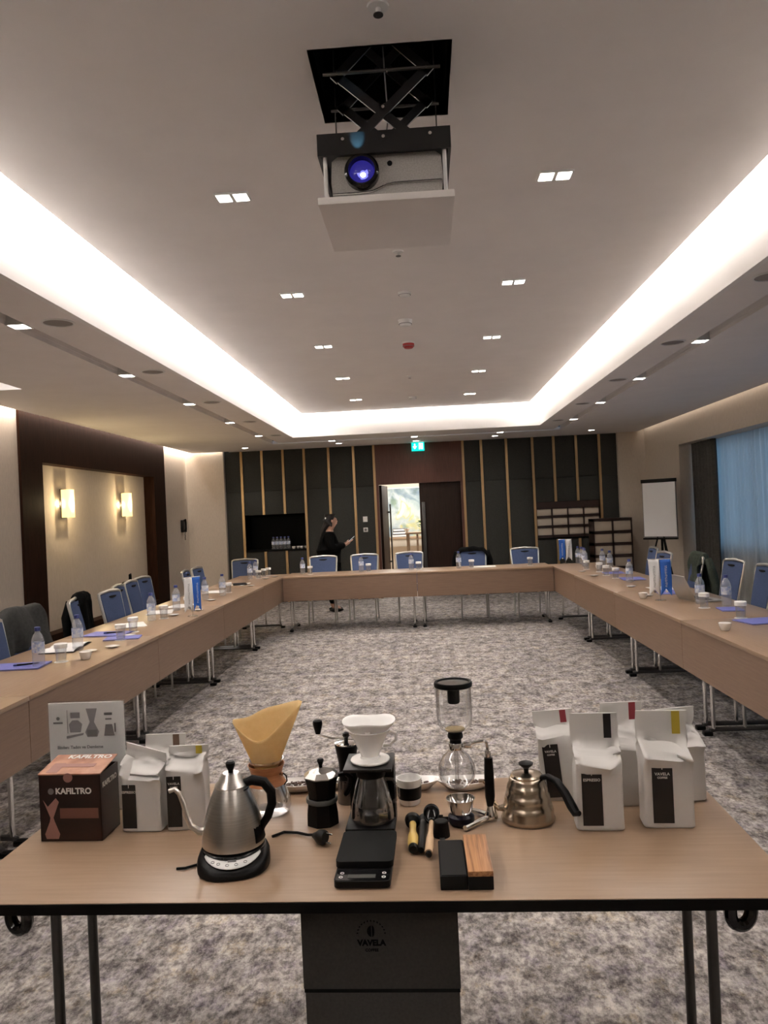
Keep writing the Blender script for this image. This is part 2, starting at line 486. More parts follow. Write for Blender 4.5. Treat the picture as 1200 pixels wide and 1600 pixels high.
# back wall: charcoal panels between bronze strips, niches, walnut door surround
bw = MB()
NX0, NX1, NZ0, NZ1 = -3.29, -2.16, 0.97, 1.62
RX0, RX1 = 2.02, 3.17
DX0, DX1, DZ = -0.80, 0.69, 2.07
y0, y1 = YB + 0.03, YB + 0.12
bw.b(XL - 0.2, NX0, y0, y1, 0, 3.1); bw.b(NX0, NX1, y0, y1, 0, NZ0 - 0.02); bw.b(NX0, NX1, y0, y1, NZ1, 3.1)
bw.b(NX1, DX0, y0, y1, 0, 3.1); bw.b(DX0, DX1, y0, y1, DZ, 3.1); bw.b(DX1, RX0, y0, y1, 0, 3.1)
bw.b(RX0, RX1, y0, y1, 0, NZ0 - 0.02); bw.b(RX0, RX1, y0, y1, NZ1, 3.1); bw.b(RX1, XR + 0.5, y0, y1, 0, 3.1)
wb = struct('wall_back', bw, M_PANEL)
MB().b(XL, -3.626, YB - 0.10, YB + 0.03, 0, 3.1).obj('pilaster', M_WALL, wb)
MB().b(3.507, XR, YB - 0.10, YB + 0.03, 0, 3.1).obj('pilaster', M_WALLR, wb)
for (a, b) in ((NX0, NX1), (RX0, RX1)):
    n = MB()
    n.b(a, b, YB + 0.45, YB + 0.47, NZ0, NZ1); n.b(a - 0.02, a, YB + 0.03, YB + 0.47, NZ0, NZ1); n.b(b, b + 0.02, YB + 0.03, YB + 0.47, NZ0, NZ1)
    n.b(a, b, YB + 0.03, YB + 0.47, NZ1, NZ1 + 0.02)
    n.obj('niche', M_NICHE, wb)
    MB().b(a, b, YB - 0.005, YB + 0.47, NZ0 - 0.03, NZ0).obj('niche_counter', M_NICHE, wb)
STL = [-3.626, -3.315, -2.933, -2.541, -2.15, -1.70, -1.241, -0.867]
STR = [0.755, 1.089, 1.539, 2.01, 2.389, 2.789, 3.199, 3.507]
def pieces(x0, x1):
    """panel heights for a bay, leaving the niches open"""
    c = (x0 + x1) / 2
    if NX0 - 0.03 < c < NX1 or RX0 < c < RX1 + 0.03: return [(0, NZ0 - 0.03), (NZ1, 2.05), (2.056, 3.0)]
    return [(0, 2.05), (2.056, 3.0)]
for S in (STL, STR):
    for i in range(len(S) - 1):
        for (z0, z1) in pieces(S[i], S[i + 1]):
            a = S[i] + (0.0 if S[i] in (-3.626,) else 0.025); b = S[i + 1] - (0.0 if S[i + 1] == 3.507 else 0.025)
            MB().b(a, b, YB + 0.005, YB + 0.03, z0, z1, bev=0.003).obj('panel', M_PANEL, wb)
for x in STL[1:] + STR[:-1]:
    for (z0, z1) in ([(0, NZ0 - 0.03), (NZ1, 3.0)] if (NX0 + 0.1 < x < NX1 - 0.1 or RX0 + 0.1 < x < RX1 - 0.1) else [(0, 3.0)]):
        MB().b(x - 0.022, x + 0.022, YB - 0.012, YB + 0.03, z0, z1).obj('bronze_strip', M_BRONZE, wb)
ds = MB()
ds.b(-0.845, DX0, YB - 0.02, YB + 0.03, 0, 3.0); ds.b(DX1, 0.733, YB - 0.02, YB + 0.03, 0, 3.0); ds.b(DX0, DX1, YB - 0.02, YB + 0.03, DZ, 3.0)
M_WOODR = noise_color(mat('reddish_walnut', (0.10, 0.035, 0.02), 0.45), 9, [(0.25, (0.075, 0.024, 0.014)), (0.75, (0.125, 0.045, 0.027))], (6, 6, 0.5), detail=6)
ds.obj('door_surround', M_WOODR, wb)

def long_handle(parent, x, y):
    MB().b(x - 0.03, x + 0.03, y - 0.06, y - 0.035, 0.45, 1.72, bev=0.006).b(x - 0.012, x + 0.012, y - 0.05, y, 0.6, 0.63).b(x - 0.012, x + 0.012, y - 0.05, y, 1.55, 1.58).obj('pull_handle', M_GUN, parent)
d1 = empty('door_1', (DX1 - 0.01, YB + 0.06, 0)); d1['kind'] = 'structure'
MB().b(-0.745, 0.008, -0.025, 0.025, 0.005, DZ - 0.001, bev=0.001).obj('leaf', M_DOOR, d1)
long_handle(d1, -0.68, -0.025)
d2 = empty('door_2', (DX0 + 0.02, YB + 0.14, 0), math.radians(84)); d2['kind'] = 'structure'
MB().b(0, 0.72, -0.025, 0.025, 0.005, DZ - 0.005, bev=0.003).obj('leaf', M_DOOR, d2)
long_handle(d2, 0.66, -0.025)

# the bright room beyond the door
M_CREAM = mat('cream_paint', (0.72, 0.64, 0.54), 0.8)
M_STONE = mat('cream_stone_floor', (0.62, 0.52, 0.42), 0.3)
struct('floor_lobby', MB().b(-1.9, 1.8, YB + 0.12, 17.2, -0.1, 0.0), M_STONE)
struct('wall_lobby', MB().b(-1.9, 1.8, 17.1, 17.2, 0, 2.7).b(-1.9, -1.8, YB + 0.12, 17.1, 0, 2.7).b(1.7, 1.8, YB + 0.12, 17.1, 0, 2.7), M_CREAM)
struct('ceiling_lobby', MB().b(-1.8, 1.7, YB + 0.12, 17.1, 2.55, 2.7), M_CEIL)
area_light('lobby_ceiling_light', (-0.2, 15.7, 2.5), (0, 0, -1), 2.2, 1.4, 90, (1, 0.95, 0.88))

# ------------------------------------------------------------------ lobby furnishings seen through the door
M_MURAL = mat('mural_paint', (0.5, 0.55, 0.6), 0.7)
def mural(m):
    nt, N, L, p = nodes(m)
    tc = N.new('ShaderNodeTexCoord')
    n1 = N.new('ShaderNodeTexNoise'); n1.inputs['Scale'].default_value = 1.7; n1.inputs['Detail'].default_value = 7; n1.inputs['Distortion'].default_value = 0.8
    n2 = N.new('ShaderNodeTexNoise'); n2.inputs['Scale'].default_value = 3.5; n2.inputs['Detail'].default_value = 5
    r1 = N.new('ShaderNodeValToRGB'); r2 = N.new('ShaderNodeValToRGB')
    for r, cols in ((r1, [(0.30, (0.10, 0.16, 0.26)), (0.42, (0.28, 0.36, 0.42)), (0.5, (0.50, 0.56, 0.58)), (0.555, (0.55, 0.60, 0.58)), (0.575, (0.66, 0.60, 0.28)), (0.60, (0.62, 0.64, 0.62)), (0.68, (0.82, 0.82, 0.80))]),
                    (r2, [(0.40, (0.75, 0.82, 0.78)), (0.55, (1, 1, 1)), (0.68, (0.40, 0.52, 0.32))])):
        el = r.color_ramp.elements
        while len(el) < len(cols): el.new(0.5)
        for e, (q, c) in zip(el, cols): e.position = q; e.color = (*c, 1)
    x = N.new('ShaderNodeMix'); x.data_type = 'RGBA'; x.blend_type = 'MULTIPLY'; x.inputs['Factor'].default_value = 0.8
    L.new(tc.outputs['Object'], n1.inputs['Vector']); L.new(tc.outputs['Object'], n2.inputs['Vector'])
    L.new(n1.outputs['Fac'], r1.inputs[0]); L.new(n2.outputs['Fac'], r2.inputs[0])
    L.new(r1.outputs[0], x.inputs['A']); L.new(r2.outputs[0], x.inputs['B']); L.new(x.outputs['Result'], p.inputs['Base Color'])
mural(M_MURAL)
mu = empty('mural', (0.1, 17.09, 1.62), 0, 'abstract blue, grey and yellow painting seen through the open door', 'painting')
MB().b(-0.95, 0.95, -0.03, 0, -0.62, 0.46).obj('canvas', M_MURAL, mu)
q = MB()
for (a, b, c, d) in ((-0.97, 0.97, 0.46, 0.48), (-0.97, 0.97, -0.64, -0.62), (-0.97, -0.95, -0.64, 0.48), (0.95, 0.97, -0.64, 0.48)): q.b(a, b, -0.035, 0, c, d)
q.obj('frame', M_WHITE, mu)
M_LWOOD = mat('pale_wood', (0.34, 0.24, 0.16), 0.5)
cs = empty('console_table', (0.1, 16.72, 0), 0, 'long pale console table under the painting in the lobby', 'table')
MB().b(-1.0, 1.0, -0.2, 0.2, 0.97, 1.02, bev=0.004).obj('table_top', M_LWOOD, cs)
MB().b(-0.98, 0.98, -0.17, 0.17, 0.25, 0.30).obj('lower_shelf', M_LWOOD, cs)
MB().b(-0.98, 0.98, 0.12, 0.15, 0.30, 0.80).obj('back_panel', M_CREAM, cs)
for x in (-0.95, 0.95):
    for y in (-0.17, 0.17): MB().b(x - 0.025, x + 0.025, y - 0.025, y + 0.025, 0, 0.97).obj('leg', M_LWOOD, cs)
st = empty('high_table', (-0.2, 15.62, 0), 0, 'slim wooden high table standing before the lobby console', 'table')
MB().b(-0.19, 0.25, -0.18, 0.18, 1.10, 1.14, bev=0.004).obj('table_top', M_LWOOD, st)
MB().b(-0.17, -0.11, -0.14, 0.14, 0, 1.10).obj('leg', M_LWOOD, st)
MB().b(0.03, 0.07, -0.14, 0.14, 0, 1.10).obj('leg', M_LWOOD, st)
MB().b(-0.17, 0.07, -0.02, 0.02, 0.30, 0.34).obj('stretcher', M_LWOOD, st)
M_BOOK = mat('slate_book_cover', (0.08, 0.09, 0.12), 0.6)
for k in range(3):
    bk = empty('book', (-0.55 + 0.01 * k, 16.68, 1.021 + 0.062 * k), 0.06 * k, ['bottom', 'middle', 'top'][k] + ' book of the stack on the lobby console', 'book', 'books on the lobby console')
    MB().b(-0.15, 0.15, -0.11, 0.11, 0.0, 0.008).b(-0.15, 0.15, -0.11, 0.11, 0.05, 0.058).b(-0.15, 0.15, 0.10, 0.11, 0.008, 0.05).obj('cover', M_BOOK, bk)
    MB().b(-0.145, 0.145, -0.105, 0.10, 0.009, 0.049).obj('pages', M_PAPER, bk)
bo = empty('bowl', (-0.36, 15.60, 1.141), 0, 'small white bowl on the lobby high table', 'bowl')
MB().lathe([(0.02, 0), (0.025, 0.012), (0.06, 0.06), (0.065, 0.075), (0.061, 0.075), (0.055, 0.06), (0.02, 0.02)], 16).obj('shell', M_CERAM, bo)
pl = empty('potted_plant', (0.02, 16.66, 1.021), 0, 'green leafy plant in a white pot on the lobby console', 'plant')
MB().lathe([(0.05, 0), (0.075, 0.14), (0.08, 0.15), (0.07, 0.15), (0.06, 0.12)], 16).obj('pot', M_CERAM, pl)
M_LEAF = mat('plant_leaf', (0.03, 0.12, 0.03), 0.5)
rnd = random.Random(3)
stm = MB()
leafmesh = None
for k in range(26):
    a = rnd.uniform(0, 2 * PI); L_ = rnd.uniform(0.12, 0.30); el = rnd.uniform(0.4, 1.4)
    tip = Vector((math.cos(a) * math.cos(el) * L_, math.sin(a) * math.cos(el) * L_, 0.13 + math.sin(el) * L_))
    stm.tube([(0, 0, 0.1), (tip * 0.5 + Vector((0, 0, 0.07))), tip], 0.003, 5)
    if leafmesh is None:
        lf = MB()
        lf.surf([[(-0.001, 0, 0), (0.0, 0, 0.002), (0.001, 0, 0)], [(-0.022, 0.03, -0.004), (0, 0.03, 0.006), (0.022, 0.03, -0.004)], [(-0.018, 0.07, -0.008), (0, 0.07, 0.0), (0.018, 0.07, -0.008)], [(-0.001, 0.11, -0.02), (0, 0.11, -0.018), (0.001, 0.11, -0.02)]])
        lo = lf.obj('leaf', M_LEAF, pl); lo.modifiers.new('thickness', 'SOLIDIFY').thickness = 0.001
        leafmesh = lo
    else:
        lo = leafmesh.copy(); COL.objects.link(lo); lo.parent = pl
    lo.location = tip; lo.rotation_euler = (rnd.uniform(-0.3, 0.7), rnd.uniform(-0.4, 0.4), a - PI / 2); lo.scale = (1.1,) * 3
stm.obj('stems', M_LEAF, pl)

# ------------------------------------------------------------------ ceiling fixtures
ORD = ['nearest', 'second', 'third', 'fourth', 'fifth', 'sixth', 'seventh', 'eighth', 'ninth', 'tenth']
def nth(i): return 'nearest' if i == 0 else ORD[i] + ' nearest'

twin = None
for side, x in (('left', -0.872), ('right', 0.708)):
    for k in range(-1, 5):
        y = 3.757 + 1.725 * k
        lab = f'{nth(k)} twin square downlight in the {side} row of the raised ceiling' if k >= 0 else f'twin square downlight above the foreground table, {side} row, beyond the top of the view'
        if twin is None:
            twin = empty('ceiling_downlight')
            f = MB()
            for (a, b, c, d) in ((-0.115, 0.115, -0.06, -0.05), (-0.115, 0.115, 0.05, 0.06), (-0.115, -0.105, -0.05, 0.05), (0.105, 0.115, -0.05, 0.05), (-0.013, 0.013, -0.05, 0.05)): f.b(a, b, c, d, -0.006, 0.012)
            f.obj('frame', M_WHITE, twin)
            for s in (-1, 1):
                MB().b(s * 0.059 - 0.0445, s * 0.059 + 0.0445, -0.048, 0.048, -0.003, 0.004, bev=0.002).obj('lens', M_LENS, twin)
            t = twin
        else:
            t = empty('ceiling_downlight')
            for ch in twin.children:
                if ch.type == 'MESH': share(ch.name.split('.')[0], ch, t)
        t.location = (x, y, ZP - 0.004); t.scale = (0.72, 0.85, 1)
        tag(t, lab, 'downlight', 'twin downlights in the raised ceiling')
        spot('downlight_beam', (0, 0, -0.03), 26 if k < 0 else 44, NEUT, 110, 0.6, t)
sq = None
def square_light(x, y, lab, grp, p=16):
    global sq
    if sq is None:
        sq = empty('ceiling_spotlight')
        MB().b(-0.055, 0.055, -0.055, 0.055, 0.012, 0.085).obj('housing', M_WHITE, sq)
        f = MB()
        for (a, b, c, d) in ((-0.06, 0.06, -0.06, -0.05), (-0.06, 0.06, 0.05, 0.06), (-0.06, -0.05, -0.05, 0.05), (0.05, 0.06, -0.05, 0.05)): f.b(a, b, c, d, -0.004, 0.014)
        f.obj('frame', M_WHITE, sq)
        MB().b(-0.05, 0.05, -0.05, 0.05, 0.0, 0.008, bev=0.002).obj('lens', M_LENS, sq)
        MB().b(-0.065, -0.058, -0.01, 0.01, 0.0, 0.085).obj('bracket', M_GUN, sq)
        t = sq
    else:
        t = empty('ceiling_spotlight')
        for ch in sq.children:
            if ch.type == 'MESH': share(ch.name.split('.')[0], ch, t)
    t.location = (x, y, ZS)
    tag(t, lab, 'spotlight', grp)
    spot('spotlight_beam', (0, 0, -0.02), p, NEUT, 100, 0.8, t)
for k in range(5):
    square_light(CHL, 4.605 + 1.715 * k, f'{nth(k)} square spotlight in the slot of the left soffit', 'spotlights in the soffit slots')
for k in range(-1, 4):
    square_light(CHR, 6.22 + 1.72 * k, (f'{nth(k)} square spotlight in the slot of the right soffit' if k >= 0 else 'square spotlight in the right soffit slot, just outside the view'), 'spotlights in the soffit slots')
for nm, x in (('left of', -1.48), ('in line with', -0.10), ('right of', 1.32)):
    square_light(x, 12.80, f'square spotlight in the far soffit slot, {nm} the exit sign', 'spotlights in the soffit slots', 12)
rd = None
for lab, x, y, p in (('round downlight in the soffit before the left niche', -3.07, 13.3, 20), ('round downlight in the soffit before the right shelf racks', 2.9, 13.2, 14),
                     ('round downlight in the far soffit, left of the exit sign', -1.42, 13.3, 12), ('round downlight in the far soffit just before the exit sign', -0.08, 13.55, 10),
                     ('round downlight in the far soffit, right of the exit sign', 1.29, 13.37, 10)):
    if rd is None:
        rd = empty('round_downlight')
        MB().lathe([(0.05, 0.008), (0.05, -0.004), (0.065, -0.006), (0.068, 0.0), (0.068, 0.008)], 20, cap0=False, cap1=False).obj('rim', M_WHITE, rd)
        MB().lathe([(0.0505, -0.001), (0.0505, 0.006)], 20).obj('lens', M_LENS, rd)
        t = rd
    else:
        t = empty('round_downlight')
        for ch in rd.children:
            if ch.type == 'MESH': share(ch.name.split('.')[0], ch, t)
    t.location = (x, y, ZS)
    tag(t, lab, 'downlight', 'round downlights near the back wall')
    spot('downlight_beam', (0, 0, -0.02), p, NEUT, 110, 0.8, t)
M_GRILLE = mat('speaker_grille', (0.33, 0.30, 0.28), 0.8)
sp = None
k1 = 0
for side, x, ys in (('left', -2.17, (4.57, 6.21, 7.97, 9.72, 11.49)), ('right', 2.03, (4.48, 6.2, 7.92, 9.65, 11.4))):
    for i, y in enumerate(ys):
        if sp is None:
            sp = empty('ceiling_speaker')
            MB().lathe([(0.085, -0.002), (0.0, -0.008)], 24, cap0=False, cap1=False).obj('grille', M_GRILLE, sp)
            MB().lathe([(0.085, 0.0), (0.086, -0.007), (0.098, -0.005), (0.10, 0.0)], 24, cap0=False, cap1=False).obj('rim', M_WHITE, sp)
            t = sp
        else:
            t = empty('ceiling_speaker')
            for ch in sp.children: share(ch.name.split('.')[0], ch, t)
        t.location = (x, y, ZS)
        tag(t, f'{nth(i)} round speaker grille in the {side} soffit', 'speaker', 'round ceiling speakers')
M_RED = mat('red_plastic', (0.45, 0.03, 0.03), 0.45)
def detector(name, x, y, r, h, m, lab, cat):
    t = empty(name, (x, y, ZP), 0, lab, cat)
    MB().lathe([(r * 1.08, 0), (r * 1.08, -h * 0.25)], 20).obj('base', M_WHITE, t)
    MB().lathe([(r, -h * 0.25), (r, -h * 0.6), (r * 0.7, -h * 0.95), (r * 0.3, -h)], 20).obj('head', m, t)
    MB().lathe([(r * 0.72, -h * 0.60), (r * 1.005, -h * 0.605), (r * 1.005, -h * 0.68), (r * 0.72, -h * 0.69)], 20, cap0=False, cap1=False).obj('vent_ring', M_GREYP, t)
    return t
detector('smoke_detector', -0.082, 6.40, 0.055, 0.055, M_WHITE, 'white smoke detector on the raised ceiling before the red one', 'detector')
detector('fire_alarm', -0.072, 7.25, 0.055, 0.06, M_RED, 'red fire alarm sounder on the raised ceiling', 'alarm')
detector('motion_sensor', -0.079, 10.70, 0.05, 0.04, M_WHITE, 'white ceiling sensor nearest the far cove', 'sensor')
detector('ceiling_sensor', -0.067, 5.60, 0.045, 0.03, M_WHITE, 'flat white sensor on the ceiling between projector and smoke detector', 'sensor')
def sprinkler(x, y, lab):
    t = empty('sprinkler', (x, y, ZP), 0, lab, 'sprinkler', 'ceiling sprinklers')
    MB().lathe([(0.035, 0), (0.033, -0.006), (0.02, -0.008)], 16).obj('escutcheon', M_WHITE, t)
    MB().lathe([(0.008, -0.006), (0.008, -0.028)], 8).obj('nozzle', M_WHITE, t)
    MB().lathe([(0.016, -0.028), (0.016, -0.031)], 12).obj('deflector', M_GUN, t)
sprinkler(-0.072, 2.42, 'sprinkler at the top edge of the view, before the projector')
sprinkler(-0.084, 4.71, 'sprinkler just beyond the projector lift')
sprinkler(-0.093, 9.03, 'sprinkler beyond the red fire alarm')

# ------------------------------------------------------------------ projector lift
M_BRKT = mat('black_powder_coat', (0.014, 0.014, 0.015), 0.3)
pj = empty('projector_lift', (-0.08, 2.87, ZP), 0, 'black scissor projector lift lowered from the open ceiling hatch', 'projector lift')
hb = MB()
hb.b(-0.24, 0.24, -0.24, 0.24, 0.62, 0.64); hb.b(-0.25, -0.24, -0.24, 0.24, 0.0, 0.62); hb.b(0.24, 0.25, -0.24, 0.24, 0.0, 0.62)
hb.b(-0.25, 0.25, -0.25, -0.24, 0.0, 0.62); hb.b(-0.25, 0.25, 0.24, 0.25, 0.0, 0.62)
hb.obj('hatch_well', M_NICHE, pj)
MB().b(-0.235, 0.235, -0.24, 0.24, -0.53, -0.505, bev=0.002).obj('tray', M_CEIL, pj)
br = MB()
br.b(-0.23, 0.23, -0.235, -0.225, -0.36, -0.285); br.b(-0.23, 0.23, 0.20, 0.21, -0.36, -0.285)
br.b(-0.23, -0.22, -0.23, 0.21, -0.36, -0.285); br.b(0.22, 0.23, -0.23, 0.21, -0.36, -0.285); br.b(-0.22, 0.22, -0.225, 0.2, -0.30, -0.29)
br.obj('carriage', M_BRKT, pj)
for s in (-1, 1):
    for yy in (-0.21, 0.19):
        MB().lathe([(0.007, -0.505), (0.007, -0.33)], 10, T(s * 0.207, yy, 0)).obj('rod', M_WHITE, pj)
        MB().lathe([(0.011, -0.345), (0.011, -0.325)], 10, T(s * 0.207, yy, 0)).obj('collar', M_CHROME, pj)
def arm(x0, z0, x1, z1, y):
    d = Vector((x1 - x0, 0, z1 - z0)); L_ = d.length; an = math.atan2(d.z, d.x)
    MB().box((0, 0, 0), (L_ + 0.04, 0.008, 0.032), T((x0 + x1) / 2, y, (z0 + z1) / 2, 0, -an, 0)).obj('scissor_arm', M_BRKT, pj)
for y in (-0.12, 0.10):
    arm(-0.13, -0.28, 0.16, -0.02, y); arm(0.13, -0.28, -0.16, -0.02, y + 0.01)
    arm(0.16, -0.02, -0.13, 0.26, y); arm(-0.16, -0.02, 0.13, 0.26, y + 0.01)
for (z, yy) in ((-0.02, -0.13), (-0.02, 0.12), (0.26, 0.0)):
    MB().tube([(-0.21, yy, z), (0.21, yy, z)], 0.006, 8).obj('cross_rod', M_GUN, pj)
for s_ in (-1, 1):
    MB().tube([(s_ * 0.2, 0.19, -0.29), (s_ * 0.2, 0.19, 0.6)], 0.003, 6).obj('guide_wire', M_GUN, pj)
MB().b(-0.22, 0.22, 0.195, 0.203, -0.50, -0.36).obj('back_plate', M_BRKT, pj)  # dark sheet added so the gap behind the projector looks shaded
for (x, z) in ((0.0, -0.15), (-0.16, -0.02), (0.16, -0.02), (0.02, -0.02), (-0.14, -0.31), (0.0, -0.31), (0.16, -0.31)):
    MB().lathe([(0.006, 0), (0.006, 0.008)], 8, T(x, -0.236 if z < -0.2 else -0.125, z, PI / 2)).obj('bolt', M_CHROME, pj)
cab = [(0.0, -0.1, 0.6), (0.005, -0.1, 0.3), (0.01, -0.09, 0.0), (0.015, -0.05, -0.15), (-0.01, 0.0, -0.28)]
MB().tube(cab, 0.003, 6).obj('cable', M_GREYP, pj)
pr = empty('projector', (-0.075, 2.86, ZP - 0.504), 0, 'grey projector with a glowing blue lens on the lowered lift tray', 'projector')
M_PROJ = noise_color(mat('projector_grey', (0.30, 0.28, 0.26), 0.45, 0.1), 200, [(0.4, (0.46, 0.44, 0.42)), (0.6, (0.56, 0.54, 0.52))], (1, 1, 1))
pb = [(-0.19, 0.0), (0.19, 0.0), (0.195, 0.05), (0.19, 0.125), (0.17, 0.14), (-0.17, 0.14), (-0.19, 0.125), (-0.195, 0.05)]
MB().prism([(p[0], p[1]) for p in pb], -0.17, 0.19, T(0, 0, 0.012, PI / 2)).obj('body', M_PROJ, pr)
trim = [(-0.19 + 0.38 * i / 16, -0.193, 0.035 + 0.014 * math.tanh((i - 7) * 0.8)) for i in range(17)]
MB().tube(trim, 0.004, 6).obj('front_trim', M_CHROME, pr)
lx, lz = -0.085, 0.088
spot('added_carriage_glow', (lx - 0.01, -0.275, 0.135), 2.2, (0.25, 0.7, 1.0), 40, 0.7, pr, (0, 0.045, 0.05), 0.005)  # added spot, stands in for the lens's blue reflection on the carriage
MB().lathe([(0.060, 0.0), (0.060, 0.035), (0.053, 0.042), (0.046, 0.042), (0.044, 0.01)], 28, T(lx, -0.185, lz, PI / 2), cap1=False).obj('lens_barrel', M_BLACKG, pr)
M_PLENS = mat('projector_lens_glow', (0.02, 0.02, 0.10), 0.05, emit=(0.05, 0.04, 0.45), es=0.35)
MB().lathe([(0.044, 0.0), (0.040, 0.012), (0.026, 0.022), (0.01, 0.027), (0.001, 0.028)], 28, T(lx, -0.195, lz, PI / 2)).obj('lens', M_PLENS, pr)
M_PHOT = mat('projector_lamp', (1, 1, 1), 0.3, emit=(0.6, 0.75, 1.0), es=40)
MB().lathe([(0.024, 0.0), (0.018, 0.005), (0.001, 0.009)], 20, T(lx + 0.002, -0.2145, lz - 0.006, PI / 2)).obj('lens_glow', mat('lens_glow_blue', (0.05, 0.05, 0.3), 0.1, emit=(0.22, 0.22, 1.0), es=1.1), pr)
MB().lathe([(0.009, 0.0), (0.006, 0.003), (0.001, 0.004)], 14, T(lx + 0.004, -0.2205, lz - 0.016, PI / 2)).obj('lamp_spot', M_PHOT, pr)
MB().lathe([(0.009, 0), (0.009, 0.004)], 14, T(0.012, -0.19, 0.118, PI / 2)).obj('sensor', M_BLACKG, pr)
for s in (-0.15, 0.15):
    for yy in (-0.14, 0.14): MB().lathe([(0.012, 0.0), (0.012, 0.013)], 10, T(s, yy, 0)).obj('foot', M_BLACK, pr)

# ------------------------------------------------------------------ wall things
M_SHADE = mat('sconce_shade', (0.9, 0.75, 0.45), 0.6, emit=(1.0, 0.70, 0.30), es=1.5)
M_SBULB = mat('sconce_tube', (1, 1, 1), 0.5, emit=(1.0, 0.80, 0.45), es=22)
for i, y in enumerate((9.25, 11.13)):
    t = empty('wall_sconce', (XL - 0.14, y, 1.845), 0, ('nearer' if i == 0 else 'farther') + ' glowing wall sconce in the walnut-framed recess', 'wall lamp', 'wall sconces')
    MB().b(0.0, 0.030, -0.03, 0.03, -0.06, 0.06).obj('wall_mount', M_GUN, t)
    MB().b(0.030, 0.038, -0.075, 0.075, -0.18, 0.18, bev=0.002).obj('back_plate', M_GUN, t)
    sh = MB()
    sh.surf([[(0.039, -0.065, z), (0.145, -0.065, z), (0.145, 0.065, z), (0.039, 0.065, z)] for z in (-0.172, 0.172)])
    so = sh.obj('lamp_shade', M_SHADE, t); so.modifiers.new('thickness', 'SOLIDIFY').thickness = 0.003
    MB().lathe([(0.016, -0.14), (0.016, 0.14)], 12, T(0.085, 0.0, 0)).obj('lamp_tube', M_SBULB, t)
    for (e_, px_, py_) in ((1.1, 0.018, -0.085), (1.1, 0.018, 0.085), (11.0, 0.24, 0.0)):
        l = bpy.data.lights.new('sconce_light', 'POINT'); l.energy = e_; l.color = (1.0, 0.76, 0.42); l.shadow_soft_size = 0.015
        lo = bpy.data.objects.new('sconce_light', l); COL.objects.link(lo); lo.parent = t; lo.location = (px_, py_, 0)
ph = empty('wall_phone', (XL, 13.50, 1.47), 0, 'black wall phone with a hanging handset cord on the left wall', 'phone')
MB().b(0.0, 0.045, -0.06, 0.06, -0.10, 0.12, bev=0.008).obj('base', M_BLACK, ph)
MB().tube([(0.07, -0.03, 0.13), (0.085, -0.03, 0.08), (0.085, -0.03, -0.04), (0.07, -0.03, -0.09)], [0.028, 0.018, 0.018, 0.028], 8).obj('handset', M_BLACKG, ph)
MB().tube([(0.05, 0.02 + 0.012 * math.sin(k * 1.7), -0.09 - 0.017 * k) for k in range(9)] + [(0.04, 0.03, -0.24)], 0.006, 6).obj('cord', M_BLACK, ph)
for i, (z, hh, lab) in enumerate(((1.455, 0.10, 'white double light switch plate on the dark wall left of the door'), (1.262, 0.08, 'white socket plate under the light switch left of the door'))):
    t = empty('switch_plate' if i == 0 else 'socket_plate', (-1.072, YB + 0.004, z), 0, lab, 'switch' if i == 0 else 'socket')
    MB().b(-0.042, 0.042, -0.010, 0.0, -hh / 2, hh / 2, bev=0.003).obj('plate', M_WHITE, t)
    if i == 0:
        for zz in (-0.024, 0.024): MB().b(-0.03, 0.03, -0.014, -0.010, zz - 0.018, zz + 0.018, bev=0.001).obj('rocker', M_PAPER, t)
    else:
        MB().lathe([(0.024, 0), (0.024, 0.004)], 16, T(0, -0.010, 0, PI / 2)).obj('socket_face', M_GREYP, t)
ex = empty('exit_sign', (-0.052, 13.86, 2.72), 0, 'green illuminated exit sign above the door', 'sign')
M_EXIT = mat('exit_green_panel', (0.0, 0.4, 0.25), 0.4, emit=(0.0, 0.55, 0.46), es=1.6)
M_EXW = mat('exit_white_print', (1, 1, 1), 0.4, emit=(0.9, 1.0, 0.97), es=3.0)
MB().b(-0.115, 0.115, -0.012, 0.012, -0.078, 0.078, bev=0.002).obj('panel', M_EXIT, ex)
MB().b(-0.10, 0.10, -0.02, 0.02, 0.076, 0.088).obj('mount', M_WHITE, ex)
MB().b(-0.066, -0.044, -0.0145, -0.012, 0.0, 0.05).prism([(-0.09, 0.005), (-0.02, 0.005), (-0.055, -0.045)], -0.0145, -0.012, T(0, 0, 0, PI / 2) @ Matrix.Scale(-1, 4, (0, 0, 1)) ).obj('arrow', M_EXW, ex)
dm = MB()
for (a, b, c, d) in ((0.02, 0.032, -0.05, 0.055), (0.078, 0.09, -0.05, 0.055), (0.02, 0.09, 0.043, 0.055), (0.046, 0.062, -0.045, 0.02)): dm.b(a, b, -0.0145, -0.012, c, d)
dm.sphere((0.054, -0.0135, 0.029), 0.009, sc=(1, 0.2, 1), u=10, v=6)
dm.obj('door_pictogram', M_EXW, ex)

